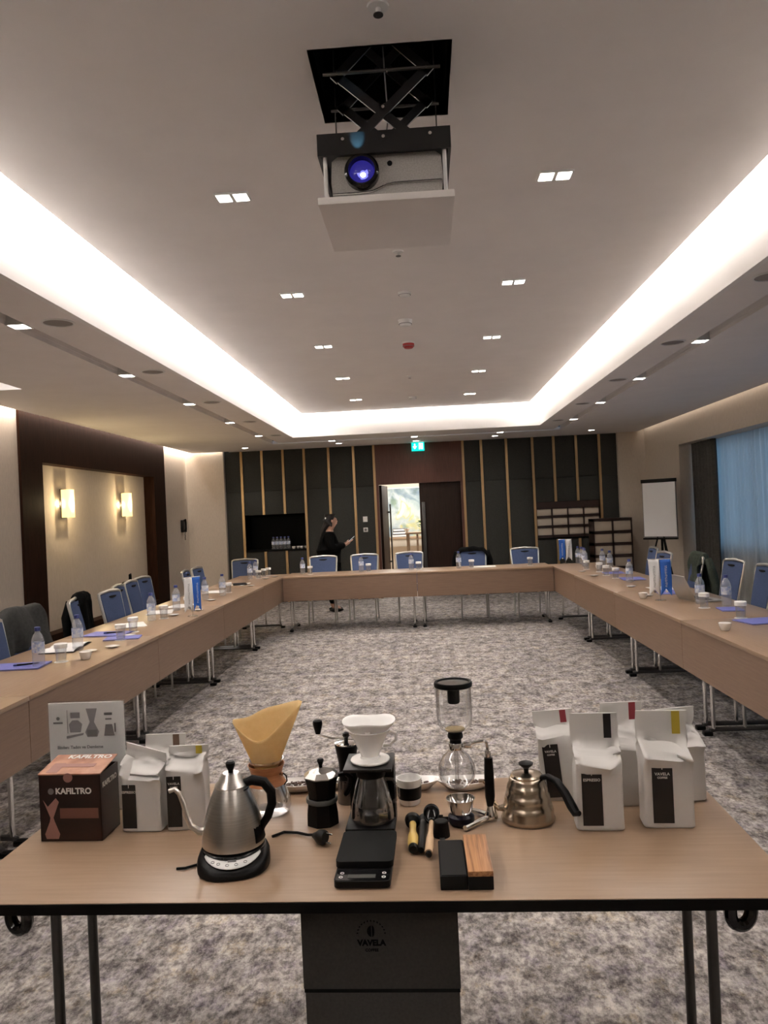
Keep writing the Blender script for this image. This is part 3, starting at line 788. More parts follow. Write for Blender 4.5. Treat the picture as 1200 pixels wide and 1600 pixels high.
# niche contents and shelf racks
M_CREAMF = mat('cream_board', (0.62, 0.54, 0.44), 0.8)
M_RACK = mat('dark_rack_wood', (0.030, 0.013, 0.009), 0.5)
rk = empty('shelf_rack', ((RX0 + RX1) / 2, YB + 0.19, NZ0 + 0.001), 0, 'dark wooden rack with cream panels sitting in the right wall niche', 'shelf')
W = RX1 - RX0 - 0.02
q = MB(); q.b(-W / 2, W / 2, -0.18, 0.18, 0.52, 0.645)
for z in (0.0, 0.175, 0.355): q.b(-W / 2, W / 2, -0.18, 0.18, z, z + 0.045)
for c in range(5): q.b(-W / 2 + c * W / 4 - 0.010 * (c > 0) - 0.0, -W / 2 + c * W / 4 + 0.012 * (c < 4), -0.18, 0.18, 0.0, 0.55)
q.obj('carcass', M_RACK, rk)
for r_ in range(3):
    for c in range(4):
        MB().b(-W / 2 + c * W / 4 + 0.014, -W / 2 + (c + 1) * W / 4 - 0.012, -0.165, -0.10, (0.047, 0.222, 0.402)[r_], (0.173, 0.353, 0.518)[r_], bev=0.004).obj('cream_panel', M_CREAMF, rk)
rk2 = empty('shelf_rack', (3.24, 13.62, 0), 0, 'tall dark wooden rack with cream panels standing before the back wall', 'shelf')
q = MB(); q.b(-0.33, 0.33, -0.2, 0.2, 1.24, 1.285)
for k in range(6): q.b(-0.33, 0.33, -0.2, 0.2, 1.02 - 0.205 * k if k < 5 else 0.0, (1.02 - 0.205 * k if k < 5 else 0.0) + 0.05)
q.b(-0.33, -0.315, -0.2, 0.2, 0, 1.28); q.b(0.315, 0.33, -0.2, 0.2, 0, 1.28); q.b(-0.012, 0.012, -0.2, 0.2, 0, 1.26)
q.obj('carcass', M_RACK, rk2)
for k in range(6):
    z0 = 1.07 - 0.205 * k
    z1 = z0 + (0.168 if k == 0 else 0.153)
    if z0 < 0.05: continue
    for (a, b) in ((-0.31, -0.016), (0.016, 0.31)):
        MB().b(a, b, -0.185, -0.1, z0 + 0.002, z1 - 0.002, bev=0.004).obj('cream_panel', M_CREAMF, rk2)

# flip chart
fc = empty('flip_chart', (3.62, 12.0, 0), math.radians(-40), 'white flip chart pad on a black easel beside the window', 'flip chart')
MB().b(-0.265, 0.265, -0.01, 0.01, 0.98, 1.86).obj('backboard', M_GREYP, fc)
MB().b(-0.255, 0.255, -0.018, -0.010, 1.0, 1.83).obj('paper_pad', M_PAPER, fc)
MB().b(-0.275, 0.275, -0.03, 0.015, 1.83, 1.885, bev=0.004).obj('clamp_bar', M_BLACK, fc)
MB().b(-0.265, 0.265, -0.05, 0.01, 0.955, 0.98).obj('tray', M_BLACK, fc)
for p in ((-0.28, -0.12), (0.28, -0.12), (0.0, 0.38)):
    MB().tube([(0, 0.02, 1.2), (p[0], p[1], 0.012)], 0.012, 8).obj('leg', M_BLACK, fc)
MB().lathe([(0.018, 0.75), (0.018, 1.25)], 10, T(0, 0.03, 0)).obj('column', M_BLACK, fc)

# ------------------------------------------------------------------ conference tables
tp = None
def leg_frame(parent, x):
    o = MB().lathe([(0.0135, 0.035), (0.0135, 0.725)], 12, T(x, 0.56, 0)).obj('leg', M_CHROME, parent)
    MB().lathe([(0.0135, 0.035), (0.0135, 0.725)], 12, T(x, 0.36, 0)).obj('rear_post', M_CHROME, o)
    MB().tube([(x, 0.06, 0.03), (x, 0.10, 0.038), (x, 0.55, 0.038), (x, 0.585, 0.03)], 0.016, 8).obj('foot_bar', M_GUN, o)
    for yf in (0.05, 0.60): MB().box((x, yf, 0.014), (0.05, 0.06, 0.028), bev=0.008).obj('foot', M_BLACK, o)
    MB().box((x, 0.46, 0.722), (0.06, 0.28, 0.012)).obj('mounting_plate', M_GUN, o)
def make_table():
    t = empty('conference_table')
    MB().b(-0.898, 0.898, 0.0025, 0.72, 0.728, 0.75, bev=0.0012).obj('tabletop', M_TABLE, t)
    MB().b(-0.8985, 0.8985, 0.0, 0.0045, 0.726, 0.7485).obj('edge_band', M_EDGE, t)
    MB().b(-0.8975, 0.8975, 0.695, 0.713, 0.425, 0.728).obj('modesty_panel', M_TABLE_SHADED, t)
    for x in (-0.845, 0.822): leg_frame(t, x)
    return t
tp = make_table()
def table(x, y, rz, lab):
    global tp_used
    if not tp_used: t = tp; tp_used = True
    else: t = copy_tree(tp)
    t.location = (x, y, 0); t.rotation_euler = (0, 0, rz)
    tag(t, lab, 'table', 'oak conference tables in a square')
    return t
tp_used = False
XI_L, XI_R, YF = -1.93, 1.67, 10.2
for k, y in enumerate((2.7, 4.5, 6.3, 8.1, 9.9)):
    table(XI_L - 0.72, y, -PI / 2, f'{nth(k)} oak table with front panel in the left row')
for k, y in enumerate((4.3, 6.1, 7.9, 9.7)):
    table(XI_R + 0.72, y + 0.01, PI / 2, f'{nth(k)} oak table with front panel in the right row')
table(-1.03, YF + 0.72, PI, 'left oak table of the far row, before the door')
table(0.77, YF + 0.72, PI, 'right oak table of the far row, before the dark wall')
ft = table(-0.17, 1.582, math.radians(-1.2), 'foreground oak table holding the coffee equipment')
ft['group'] = 'oak conference tables in a square'
# chrome of the foreground table is a dull dark steel, and it has two folding levers
for o in ft.children:
    if o.name.startswith('leg'):
        for q in [o] + [c for c in o.children if c.name.startswith('rear_post')]:
            q.data = q.data.copy(); q.data.materials.clear(); q.data.materials.append(mat('dull_leg_steel', (0.085, 0.08, 0.076), 0.3, 0.7))
for s in (-1, 1):
    lv = MB()
    pts = []
    for k in range(13):
        a = PI * k / 12
        pts.append((s * 0.815 - s * 0.026 * math.cos(a), 0.13 + 0.02 * k / 12, 0.655 - 0.034 * math.sin(a)))
    pts = [(s * 0.789, 0.12, 0.728)] + pts + [(s * 0.841, 0.15, 0.728)]
    lv.tube(pts, 0.014, 10)
    lo = lv.obj('folding_lever', M_BLACKG, ft)
    MB().tube([(s * 0.755, 0.14, 0.724), (s * 0.815, 0.14, 0.655)], 0.007, 8).obj('spring_pin', M_CHROME, lo)

# ------------------------------------------------------------------ banquet chairs (local: seat faces +Y, origin on the floor under the seat)
M_SLOT = mat('handle_slot_black', (0.004, 0.004, 0.004), 0.9)
def make_chair():
    c = empty('banquet_chair')
    st_ = MB(); st_.box((0, 0.0, 0.455), (0.43, 0.43, 0.07), bev=0.025, seg=3)
    st_.obj('seat', M_BLUE, c)
    MB().box((0, 0, 0.412), (0.40, 0.40, 0.02)).obj('seat_frame', M_CFRAME, c)
    def bk(x, z):                     # lean of the back
        return -0.205 - (z - 0.45) * 0.20
    def hw(z): return 0.165 + (z - 0.45) / 0.49 * 0.033
    rows_f, rows_b = [], []
    zs = [0.50, 0.58, 0.66, 0.74, 0.82, 0.89, 0.925]
    pad = MB()
    ring_rows = []
    for z in zs:
        w = hw(z) - 0.006
        f = [(w * u, bk(0, z) + 0.022 - 0.010 * u * u + 0.006 * math.sin(PI * (z - 0.5) / 0.43), z + 0.014 * (1 - u * u) * ((z - 0.5) / 0.43)) for u in (-1, -0.66, -0.33, 0, 0.33, 0.66, 1)]
        b = [(w * u, bk(0, z) - 0.016, z + 0.014 * (1 - u * u) * ((z - 0.5) / 0.43)) for u in (1, 0.66, 0.33, 0, -0.33, -0.66, -1)]
        ring_rows.append(f + b)
    vr = pad.surf(ring_rows, closed_u=True)
    pad.bm.faces.new(list(reversed(vr[0]))); pad.bm.faces.new(vr[-1])
    bo_ = pad.obj('backrest', M_BLUE, c)
    # handle slot through the top of the back
    sl = MB()
    z = 0.905
    prof = [(0.062 * math.cos(a), (0.016 * math.sin(a) if math.sin(a) < 0 else 0.005 * math.sin(a))) for a in [2 * PI * k / 16 for k in range(16)]]
    sl.prism(prof, -0.034, 0.024, T(0, bk(0, z), z + 0.002, PI / 2))
    sl.obj('handle_slot', M_SLOT, bo_)
    fr_ = MB()
    pts = [(-0.178, -0.195, 0.40), (-hw(0.5) - 0.004, bk(0, 0.5), 0.50), (-hw(0.9) - 0.004, bk(0, 0.9), 0.90), (-hw(0.93), bk(0, 0.93), 0.935), (-hw(0.93) + 0.03, bk(0, 0.935), 0.945),
           (0, bk(0, 0.95), 0.957), (hw(0.93) - 0.03, bk(0, 0.935), 0.945), (hw(0.93), bk(0, 0.93), 0.935), (hw(0.9) + 0.004, bk(0, 0.9), 0.90), (hw(0.5) + 0.004, bk(0, 0.5), 0.50), (0.178, -0.195, 0.40)]
    fr_.tube(pts, 0.0145, 8)
    fr_.obj('back_frame', M_CFRAME, c)
    for s in (-1, 1):
        MB().tube([(s * 0.185, 0.175, 0.42), (s * 0.19, 0.185, 0.008)], [0.013, 0.010], 8).obj('leg', M_CFRAME, c)
        MB().tube([(s * 0.178, -0.195, 0.42), (s * 0.182, -0.25, 0.008)], [0.013, 0.010], 8).obj('leg', M_CFRAME, c)
    MB().tube([(-0.18, 0.17, 0.40), (0.18, 0.17, 0.40)], 0.008, 8).obj('front_rail', M_CFRAME, c)
    return c
chair0 = make_chair(); chair_used = False
CH = {}
def chair(key, xb, yb, face, lab, turn=0.0):
    """xb,yb: where the top of the back is; face: direction the seat faces (deg, 0 = +Y)"""
    global chair_used
    c = chair0 if not chair_used else copy_tree(chair0); chair_used = True
    rz = math.radians(face + turn)
    off = Matrix.Rotation(rz, 3, 'Z') @ Vector((0, 0.30, 0))
    c.location = (xb + off.x, yb + off.y, 0); c.rotation_euler = (0, 0, rz)
    tag(c, lab, 'chair', 'blue banquet chairs around the tables')
    CH[key] = c
    return c
L_CH = [(-2.90, 4.90, 'blue banquet chair nearest the camera on the left, before the grey jacket'),
        (-2.95, 5.42, 'blue banquet chair under the grey jacket on the left'),
        (-2.93, 6.27, 'blue banquet chair with the black jacket on the left'),
        (-2.91, 6.90, 'blue banquet chair pushed in just beyond the black jacket'),
        (-3.06, 7.46, 'blue banquet chair set back just beyond the one after the black jacket'),
        (-3.13, 7.98, 'front one of two chair backs before the far walnut jamb'),
        (-3.20, 8.50, 'rear one of two chair backs before the far walnut jamb'),
        (-2.96, 9.31, 'blue banquet chair just behind the left pennant stand'),
        (-2.98, 9.86, 'farthest blue banquet chair along the left row')]
for i, (x, y, lab) in enumerate(L_CH): chair(f'L{i}', x, y, -90, lab, (4, -6, 8, -4, 6, 3, -5, 5, -3)[i])
F_CH = [(-2.70, 11.36, 'blue banquet chair at the far left table corner'), (-1.52, 11.34, 'blue banquet chair before the person in black'),
        (-0.905, 11.34, 'blue banquet chair just left of the open door'), (-0.245, 11.41, 'blue banquet chair in front of the open doorway'),
        (0.68, 11.32, 'blue banquet chair with a black jacket on the far row'), (1.44, 11.30, 'rightmost blue banquet chair of the far row')]
for i, (x, y, lab) in enumerate(F_CH): chair(f'F{i}', x, y, 180, lab, (-6, 2, -2, 3, -2, 2)[i])
R_CH = [(2.93, 6.80, 'blue banquet chair at the right edge of the picture'), (2.94, 7.50, 'blue banquet chair second nearest on the right, before the sheer curtain'),
        (2.86, 8.25, 'blue banquet chair under the dark green jacket'), (2.76, 9.05, 'blue banquet chair behind the right-hand pennant stand'),
        (2.93, 10.05, 'farthest blue banquet chair on the right, under the flip chart')]
for i, (x, y, lab) in enumerate(R_CH): chair(f'R{i}', x, y, 90, lab, (-3, 5, -4, 6, -2)[i])

def jacket(chair_, m, lab, wid=0.5, front=0.28, back=0.48, seed=0, sh=0.03, name='jacket', dx=0.0):
    """cloth hung over a chair back; thickness and folds, built in the chair's frame"""
    rows = []
    n = 22
    prof = []
    ztop = 0.985
    for k in range(n + 1):
        u = k / n
        L_ = front + back + 0.10
        s = u * L_
        if s < front:                       # front drop
            z = ztop - 0.02 - (front - s); y = -0.245 - (z - 0.45) * 0.12 + 0.045
        elif s < front + 0.10:
            a = (s - front) / 0.10 * PI
            z = ztop - 0.02 + 0.03 * math.sin(a); y = -0.30 + 0.05 * math.cos(a)
        else:
            z = ztop - 0.02 - (s - front - 0.10); y = -0.35 - 0.05 * (s - front - 0.10)
        prof.append((y, z, u))
    for (y, z, u) in prof:
        row = []
        for i in range(17):
            v = i / 16 * 2 - 1
            drop = max(0, abs(v) - 0.72) * 0.45
            nz_ = noise.noise(Vector((v * 2.2 + seed, u * 3.0, seed * 1.7)))
            n2 = noise.noise(Vector((v * 5 + seed, u * 1.5, seed * 3.1)))
            row.append((v * wid / 2 * (1 + 0.10 * math.sin(u * 5 + seed)), y + nz_ * 0.05 + n2 * sh * (1 if u > 0.4 else -1), z - drop + 0.02 * nz_))
        rows.append(row)
    mb = MB(); mb.surf(rows)
    j = empty(name, (0, 0, 0), 0, lab, 'jacket')
    j.location = Vector(chair_.location) + Matrix.Rotation(chair_.rotation_euler.z, 3, 'Z') @ Vector((dx, 0, 0)); j.rotation_euler = chair_.rotation_euler
    o = mb.obj('body', m, j, ang=180)
    sd = o.modifiers.new('thickness', 'SOLIDIFY'); sd.thickness = 0.012; sd.offset = 1
    ss = o.modifiers.new('smooth', 'SUBSURF'); ss.levels = 1; ss.render_levels = 1
    # a sleeve hanging down each side
    for s in (-1, 1):
        sp_ = [(s * wid * 0.46, -0.34, 0.93), (s * wid * 0.53, -0.37, 0.80), (s * wid * 0.55, -0.38 + 0.02 * s, 0.66), (s * wid * 0.52, -0.40, 0.52)]
        sl_ = MB(); sl_.tube(sp_, [0.05, 0.058, 0.052, 0.042], 10, sx=0.7)
        sl_.obj('sleeve', m, j, ang=180)
    return j
M_JG = noise_color(mat('grey_wool', (0.07, 0.07, 0.065), 0.9), 40, [(0.3, (0.030, 0.031, 0.029)), (0.7, (0.052, 0.053, 0.049))])
M_JB = mat('black_cloth', (0.005, 0.005, 0.005), 0.9, spec=0.08)
M_JGR = noise_color(mat('dark_green_cloth', (0.05, 0.07, 0.05), 0.9), 40, [(0.3, (0.045, 0.058, 0.043)), (0.7, (0.075, 0.092, 0.07))])
jacket(CH['L1'], M_JG, 'grey jacket hung over a chair at the left edge', 0.52, seed=1.3)
jacket(CH['L2'], M_JB, 'black jacket hung over a chair on the left', 0.32, front=0.40, seed=4.1, sh=0.05, dx=-0.13)
jacket(CH['R2'], M_JGR, 'dark green jacket hung over a chair by the window', 0.46, seed=8.8)
jacket(CH['F4'], M_JB, 'black jacket hung behind a chair on the far row', 0.46, front=0.03, seed=6.0)
bgt = empty('shoulder_bag', (-3.50, 8.92, 0.0), 0.3, 'small black bag standing against the walnut jamb', 'bag')
MB().box((0, 0, 0.45), (0.24, 0.30, 0.86), bev=0.06, seg=3).obj('body', M_JB, bgt)
MB().tube([(0, -0.1, 0.86), (0, -0.08, 0.96), (0, 0.08, 0.96), (0, 0.1, 0.86)], 0.012, 6).obj('strap', M_JB, bgt)

# ------------------------------------------------------------------ things on the conference tables
TZ = 0.7502
bottle0 = None
def bottle(x, y, z, lab, grp='water bottles on the tables', rz=0.0):
    global bottle0
    if bottle0 is None:
        t = bottle0 = empty('water_bottle')
        prof = [(0.020, 0.0), (0.030, 0.003), (0.0315, 0.012), (0.0305, 0.03), (0.0315, 0.05), (0.0305, 0.07), (0.0315, 0.085), (0.0315, 0.13), (0.030, 0.142), (0.022, 0.160), (0.0135, 0.172), (0.0125, 0.182)]
        MB().lathe(prof, 20).obj('bottle_body', M_PET, t)
        MB().lathe([(0.0322, 0.075), (0.0322, 0.125)], 20, cap0=False, cap1=False).obj('label_wrap', M_LABEL, t)
        MB().lathe([(0.0150, 0.180), (0.0150, 0.198), (0.012, 0.200)], 16).obj('cap', M_CAP, t)
    else: t = copy_tree(bottle0)
    t.location = (x, y, z); t.rotation_euler = (0, 0, rz); t.scale = (1.1, 1.1, 1.16)
    return tag(t, lab, 'bottle', grp)
glass0 = None
def tumbler(x, y, lab, z=TZ):
    global glass0
    if glass0 is None:
        t = glass0 = empty('drinking_glass')
        MB().lathe([(0.028, 0.0), (0.029, 0.004), (0.034, 0.098), (0.032, 0.098), (0.0272, 0.010), (0.001, 0.009)], 20, cap1=False).obj('tumbler', M_TUMB, t)
        MB().lathe([(0.038, 0.082), (0.0385, 0.106), (0.036, 0.109), (0.001, 0.109)], 20, cap0=False).obj('paper_lid', M_PAPER, t)
        MB().lathe([(0.042, -0.0), (0.042, 0.0012)], 20, T(0, 0, -0.0014)).obj('paper_coaster', M_PAPER, t)
    else: t = copy_tree(glass0)
    t.location = (x, y, z + 0.0016); t.rotation_euler = (0, 0, random.uniform(0, 6))
    return tag(t, lab, 'glass', 'covered glasses on the tables')
cup0 = None
def cup(x, y, lab, z=TZ, s=1.0, grp='small white cups'):
    global cup0
    if cup0 is None:
        t = cup0 = empty('small_cup')
        MB().lathe([(0.022, 0.0), (0.026, 0.004), (0.034, 0.030), (0.037, 0.046), (0.0345, 0.046), (0.030, 0.028), (0.02, 0.008), (0.001, 0.007)], 20, cap1=False).obj('cup_wall', M_CERAM, t)
        MB().lathe([(0.0365, 0.0435), (0.0385, 0.0460), (0.036, 0.0475)], 20, cap0=False, cap1=False).obj('rim', M_CERAM, t)
    else: t = copy_tree(cup0)
    t.location = (x, y, z); t.scale = (s, s, s)
    return tag(t, lab, 'cup', grp)
sau0 = None
def saucer(x, y, lab, z=TZ, s=1.0):
    global sau0
    if sau0 is None:
        t = sau0 = empty('saucer')
        MB().lathe([(0.020, 0.0), (0.025, 0.002), (0.045, 0.008), (0.047, 0.010), (0.043, 0.0095), (0.02, 0.0045), (0.001, 0.004)], 20, cap1=False).obj('dish', M_CERAM, t)
        MB().lathe([(0.020, -0.0), (0.020, 0.002), (0.016, 0.002), (0.016, 0.0)], 20, close=True).obj('foot_ring', M_CERAM, t)
    else: t = copy_tree(sau0)
    t.location = (x, y, z); t.scale = (s, s, s)
    return tag(t, lab, 'saucer', 'small white saucers')
def folder(x, y, rz, lab, w=0.31, d=0.22, m=None, z=TZ):
    t = empty('folder', (x, y, z), rz, lab, 'folder', 'violet-blue folders on the tables')
    MB().box((0, 0, 0.001), (w, d, 0.002)).obj('back_cover', m or M_FOLDER, t)
    MB().box((0, 0, 0.0036), (w - 0.01, d - 0.01, 0.003)).obj('sheets', M_PAPER, t)
    MB().box((0, 0, 0.0062), (w, d, 0.002)).obj('front_cover', m or M_FOLDER, t)
    return t
def sheets(x, y, rz, lab, w=0.21, d=0.297, h=0.004, z=TZ):
    t = empty('paper_sheets', (x, y, z), rz, lab, 'paper', 'white papers on the tables')
    MB().box((0, 0, h / 2), (w, d, h)).obj('bottom_sheets', M_PAPER, t)
    MB().box((0.006, -0.004, h + 0.0006), (w, d, 0.001), T(0, 0, 0, 0, 0, 0.06)).obj('top_sheet', M_PAPER, t)
    return t
def pen(x, y, rz, lab, z=TZ):
    t = empty('pen', (x, y, z + 0.0052), rz, lab, 'pen', 'pens on the tables')
    MB().lathe([(0.001, -0.07), (0.0045, -0.055), (0.005, 0.05)], 8, T(0, 0, 0, PI / 2)).obj('barrel', M_BLACK, t)
    MB().lathe([(0.005, 0.05), (0.005, 0.068), (0.003, 0.07)], 8, T(0, 0, 0, PI / 2)).obj('cap', M_CAP, t)
    MB().box((0, -0.045, 0.006), (0.003, 0.04, 0.0015)).obj('clip', M_CHROME, t)
    return t

for i, (x, y) in enumerate([(-2.267, 4.345), (-2.282, 4.883), (-2.279, 6.227), (-2.284, 6.883), (-2.265, 7.738), (-2.171, 8.062), (-2.352, 10.15), (-2.38, 10.62)]):
    bottle(x, y, TZ, f'{nth(i)} water bottle on the left table row', rz=i)
for i, (x, y) in enumerate([(-2.20, 4.48), (-2.146, 5.251), (-2.20, 5.62), (-2.215, 6.34), (-2.21, 6.98), (-2.194, 8.392), (-2.25, 10.20), (-2.235, 10.48), (-2.21, 10.66)]):
    tumbler(x, y, f'{nth(i)} paper-covered glass on the left table row')
cup(-2.078, 4.542, 'small white cup nearest the camera on the left table row')
for i, (x, y) in enumerate([(-2.17, 4.80), (-2.08, 4.95), (-2.15, 5.42), (-2.19, 6.52), (-2.06, 6.82), (-2.17, 7.62), (-2.10, 9.1), (-2.13, 10.1), (-2.06, 10.35)]):
    saucer(x, y, f'{nth(i)} small white saucer on the left table row')
folder(-2.40, 4.36, 0.1, 'violet-blue folder nearest the camera on the left table row')
folder(-2.36, 5.54, -0.1, 'violet-blue folder beyond the white notebook on the left table')
folder(-2.16, 5.32, 0.2, 'violet-blue folder under the glasses on the left table', z=TZ, w=0.24, d=0.16)
pen(-2.36, 4.38, -1.1, 'pen lying on the nearest left folder', TZ + 0.0072)
pen(-2.32, 5.55, -1.2, 'pen lying on the folder beyond the white notebook', TZ + 0.0072)
nb = empty('notebook', (-2.41, 4.98, TZ), 0.15, 'open white notebook with a black cover on the left table', 'notebook')
MB().box((0, 0, 0.003), (0.22, 0.40, 0.006), bev=0.001).obj('cover', M_BLACK, nb)
rows = [[(-0.105 + 0.21 * i / 8, y, 0.0062 + 0.010 * abs(math.sin(PI * (y + 0.19) / 0.19)) ** 0.6) for i in range(9)] for y in [-0.19 + 0.38 * k / 16 for k in range(17)]]
pg = MB(); pg.surf(rows); po = pg.obj('pages', M_PAPER, nb); po.modifiers.new('thickness', 'SOLIDIFY').thickness = 0.001
for i, (x, y, r, lab) in enumerate([(-2.40, 6.78, 0.2, 'white papers beside the fourth left bottle'), (-2.36, 7.22, -0.2, 'white papers before the left pennant chair'),
                                    (-2.38, 8.52, 0.1, 'white papers beyond the sixth left bottle'), (-2.32, 9.38, -0.1, 'white papers under a dark tablet on the left row'),
                                    (-2.36, 5.98, 0.4, 'white papers between second and third left bottles')]):
    sheets(x, y, r, lab)
tb = empty('tablet', (-2.30, 9.35, TZ + 0.0062), 0.3, 'dark tablet lying on papers on the left row', 'tablet')
MB().box((0, 0, 0.004), (0.17, 0.24, 0.008), bev=0.003).obj('case', M_BLACK, tb)
MB().box((0, 0, 0.0083), (0.15, 0.22, 0.0006)).obj('screen', M_BLACKG, tb)
# far row
for i, (x, y) in enumerate([(-1.719, 10.63), (-0.903, 10.66), (-0.205, 10.63), (0.445, 10.54)]):
    bottle(x, y, TZ, ['leftmost', 'second from left', 'third from left', 'rightmost'][i] + ' water bottle on the far table row', rz=i * 2)
for i, (x, y) in enumerate([(-1.611, 10.60), (-0.80, 10.63), (-0.105, 10.60), (0.62, 10.56), (1.415, 10.55)]):
    tumbler(x, y, ['leftmost', 'second from left', 'third from left', 'fourth from left', 'rightmost'][i] + ' paper-covered glass on the far table row')
sheets(0.80, 10.62, 1.5, 'white papers on the far row before the black jacket')
# right row
for i, (x, y) in enumerate([(2.20, 5.79), (2.069, 5.96), (2.016, 7.765), (2.19, 9.30), (2.20, 9.72), (2.03, 9.95), (2.07, 10.195), (2.077, 10.38), (2.06, 10.54)]):
    bottle(x, y, TZ, f'{nth(i)} water bottle on the right table row', rz=i)
for i, (x, y) in enumerate([(2.06, 5.19), (2.02, 5.74), (2.00, 8.25), (1.985, 8.62), (2.02, 9.10), (1.96, 9.52)]):
    tumbler(x, y, f'{nth(i)} paper-covered glass on the right table row')
for i, (x, y) in enumerate([(1.782, 4.733), (1.775, 6.441), (2.10, 9.50)]):
    cup(x, y, ['small white cup nearest the camera on the right table row', 'small white cup left of the right-hand pennant stand', 'small white cup at the far end of the right table row'][i])
for i, (x, y) in enumerate([(2.13, 4.72), (1.86, 6.60), (1.92, 7.35), (1.85, 8.60), (1.84, 9.20)]):
    saucer(x, y, f'{nth(i)} small white saucer on the right table row')
folder(2.14, 5.02, 0.2, 'violet-blue folder nearest the camera on the right table row', z=TZ)
folder(2.15, 5.60, 1.45, 'violet-blue folder beside the nearest right bottle', w=0.2, d=0.15)
folder(2.10, 6.78, 1.4, 'violet-blue folder behind the right-hand pennant stand')
folder(2.13, 8.10, 1.5, 'violet-blue folder with a pen, midway along the right row')
folder(2.12, 8.85, 1.5, 'violet-blue folder beyond the midway one on the right row', w=0.24)
pen(2.06, 7.95, 0.7, 'pen lying by the third right bottle')
sheets(2.14, 7.10, 0.1, 'white papers behind the open laptop')
lp = empty('laptop', (2.04, 6.18, TZ), math.radians(7), 'open silver laptop seen from behind its screen', 'laptop')
M_LAP = mat('laptop_silver', (0.50, 0.48, 0.45), 0.4, 0.6)
MB().box((0.115, 0, 0.008), (0.215, 0.32, 0.014), bev=0.004).obj('base', M_LAP, lp)
MB().box((0.10, 0, 0.0156), (0.10, 0.27, 0.001)).obj('keyboard', M_BLACK, lp)
lid = MB().box((0, 0, 0.105), (0.007, 0.32, 0.21), T(0.0, 0, 0.016, 0, math.radians(-24), 0), bev=0.003).obj('lid', M_LAP, lp)
MB().box((0.0042, 0, 0.11), (0.001, 0.29, 0.18), T(0.0, 0, 0.016, 0, math.radians(-24), 0)).obj('screen', M_BLACKG, lid)

# pennant stands: white and blue pennants hung from a T bar
def pennant(x, y, rz, lab, swap=False):
    t = empty('pennant_stand', (x, y, TZ), rz, lab, 'pennant', 'table pennants')
    MB().lathe([(0.045, 0.0), (0.045, 0.006), (0.02, 0.010), (0.006, 0.012)], 20).obj('base', M_CHROME, t)
    MB().lathe([(0.003, 0.010), (0.003, 0.335)], 8).obj('pole', M_CHROME, t)
    MB().tube([(-0.09, 0, 0.332), (0.09, 0, 0.332)], 0.004, 8).obj('crossbar', M_CHROME, t)
    for s in (-1, 1):
        blue = (s > 0) != swap
        a, b = (0.003, 0.085) if s > 0 else (-0.085, -0.003)
        rows = []
        for j in range(13):
            v = j / 12
            z = 0.330 - 0.29 * v
            row = []
            for i in range(9):
                u = i / 8
                zz = z + (0.055 * (1 - abs(2 * u - 1)) * (v ** 6))
                row.append((a + (b - a) * u + 0.006 * math.sin(v * 3), -0.006 + 0.006 * math.sin(u * 5 + v * 4 + s), zz))
            rows.append(row)
        f = MB(); f.surf(rows)
        fo = f.obj('pennant_blue' if blue else 'pennant_white', M_FLAGB if blue else M_FLAGW, t, ang=180)
        fo['label'] = 'blue pennant with a swallow-tail end' if blue else 'white pennant with a swallow-tail end'
        fo.modifiers.new('thickness', 'SOLIDIFY').thickness = 0.001
        lt = MB(); rr = random.Random(5)
        for k in range(14):
            hh = rr.choice((0.012, 0.016, 0.016)); zc = 0.275 - 0.0125 * k
            lt.box(((a + b) / 2 + 0.004, -0.0150, zc), (hh, 0.001, 0.0035)); lt.box(((a + b) / 2 + 0.004 + rr.choice((-1, 1)) * hh * 0.4, -0.0150, zc + 0.0035), (0.003, 0.001, 0.005))
        lt.obj('lettering', M_FLAGW if blue else M_GREYP, fo)['kind'] = 'stuff'
        MB().lathe([(0.010, 0), (0.010, 0.001)], 14, T((a + b) / 2 + 0.004, -0.0155, 0.075, PI / 2)).obj('emblem', M_FLAGW if blue else M_GREYP, fo)
    return t
pennant(-1.99, 6.41, 0.95, 'white and blue pennant stand on the left table row')
pennant(1.86, 6.25, -0.25, 'white and blue pennant stand beside the laptop on the right row')
pennant(1.90, 10.58, -0.1, 'blue and white pennant stand at the far right table corner', True)

# niche contents
for i in range(5):
    bottle(-2.80 + 0.0705 * i, YB + 0.10, NZ0 + 0.0005, ['leftmost', 'second from left', 'middle', 'fourth from left', 'rightmost'][i] + ' of five water bottles in the black wall niche', 'water bottles in the wall niche')
for i, x in enumerate((-2.42, -2.345, -2.27, -2.20)):
    cup(x, YB + 0.06 + 0.05 * (i % 2), ['leftmost', 'second from left', 'third from left', 'rightmost'][i] + ' small white cup in the black wall niche', NZ0 + 0.0005, 0.95, 'cups in the wall niche')

# ------------------------------------------------------------------ the person in black, looking down at a phone
M_SKIN = mat('skin', (0.42, 0.24, 0.17), 0.55)
M_HAIR = mat('dark_hair', (0.012, 0.009, 0.008), 0.5)
def skin_mesh(name, joints, edges, root, m, parent, sub=2):
    me = bpy.data.meshes.new(name)
    me.from_pydata([j[0] for j in joints], edges, [])
    o = bpy.data.objects.new(name, me); COL.objects.link(o)
    o.modifiers.new('skin', 'SKIN'); 
    for i, j in enumerate(joints):
        v = me.skin_vertices[0].data[i]
        r = j[1]; v.radius = r if isinstance(r, tuple) else (r, r)
        v.use_root = (i == root)
    ss = o.modifiers.new('sub', 'SUBSURF'); ss.levels = sub; ss.render_levels = sub
    bpy.context.view_layer.update()
    dg = bpy.context.evaluated_depsgraph_get()
    me2 = bpy.data.meshes.new_from_object(o.evaluated_get(dg))
    bpy.data.objects.remove(o, do_unlink=True)
    me2.materials.clear(); me2.materials.append(m)
    for p in me2.polygons: p.use_smooth = True
    o2 = bpy.data.objects.new(name, me2); COL.objects.link(o2); o2.parent = parent
    return o2
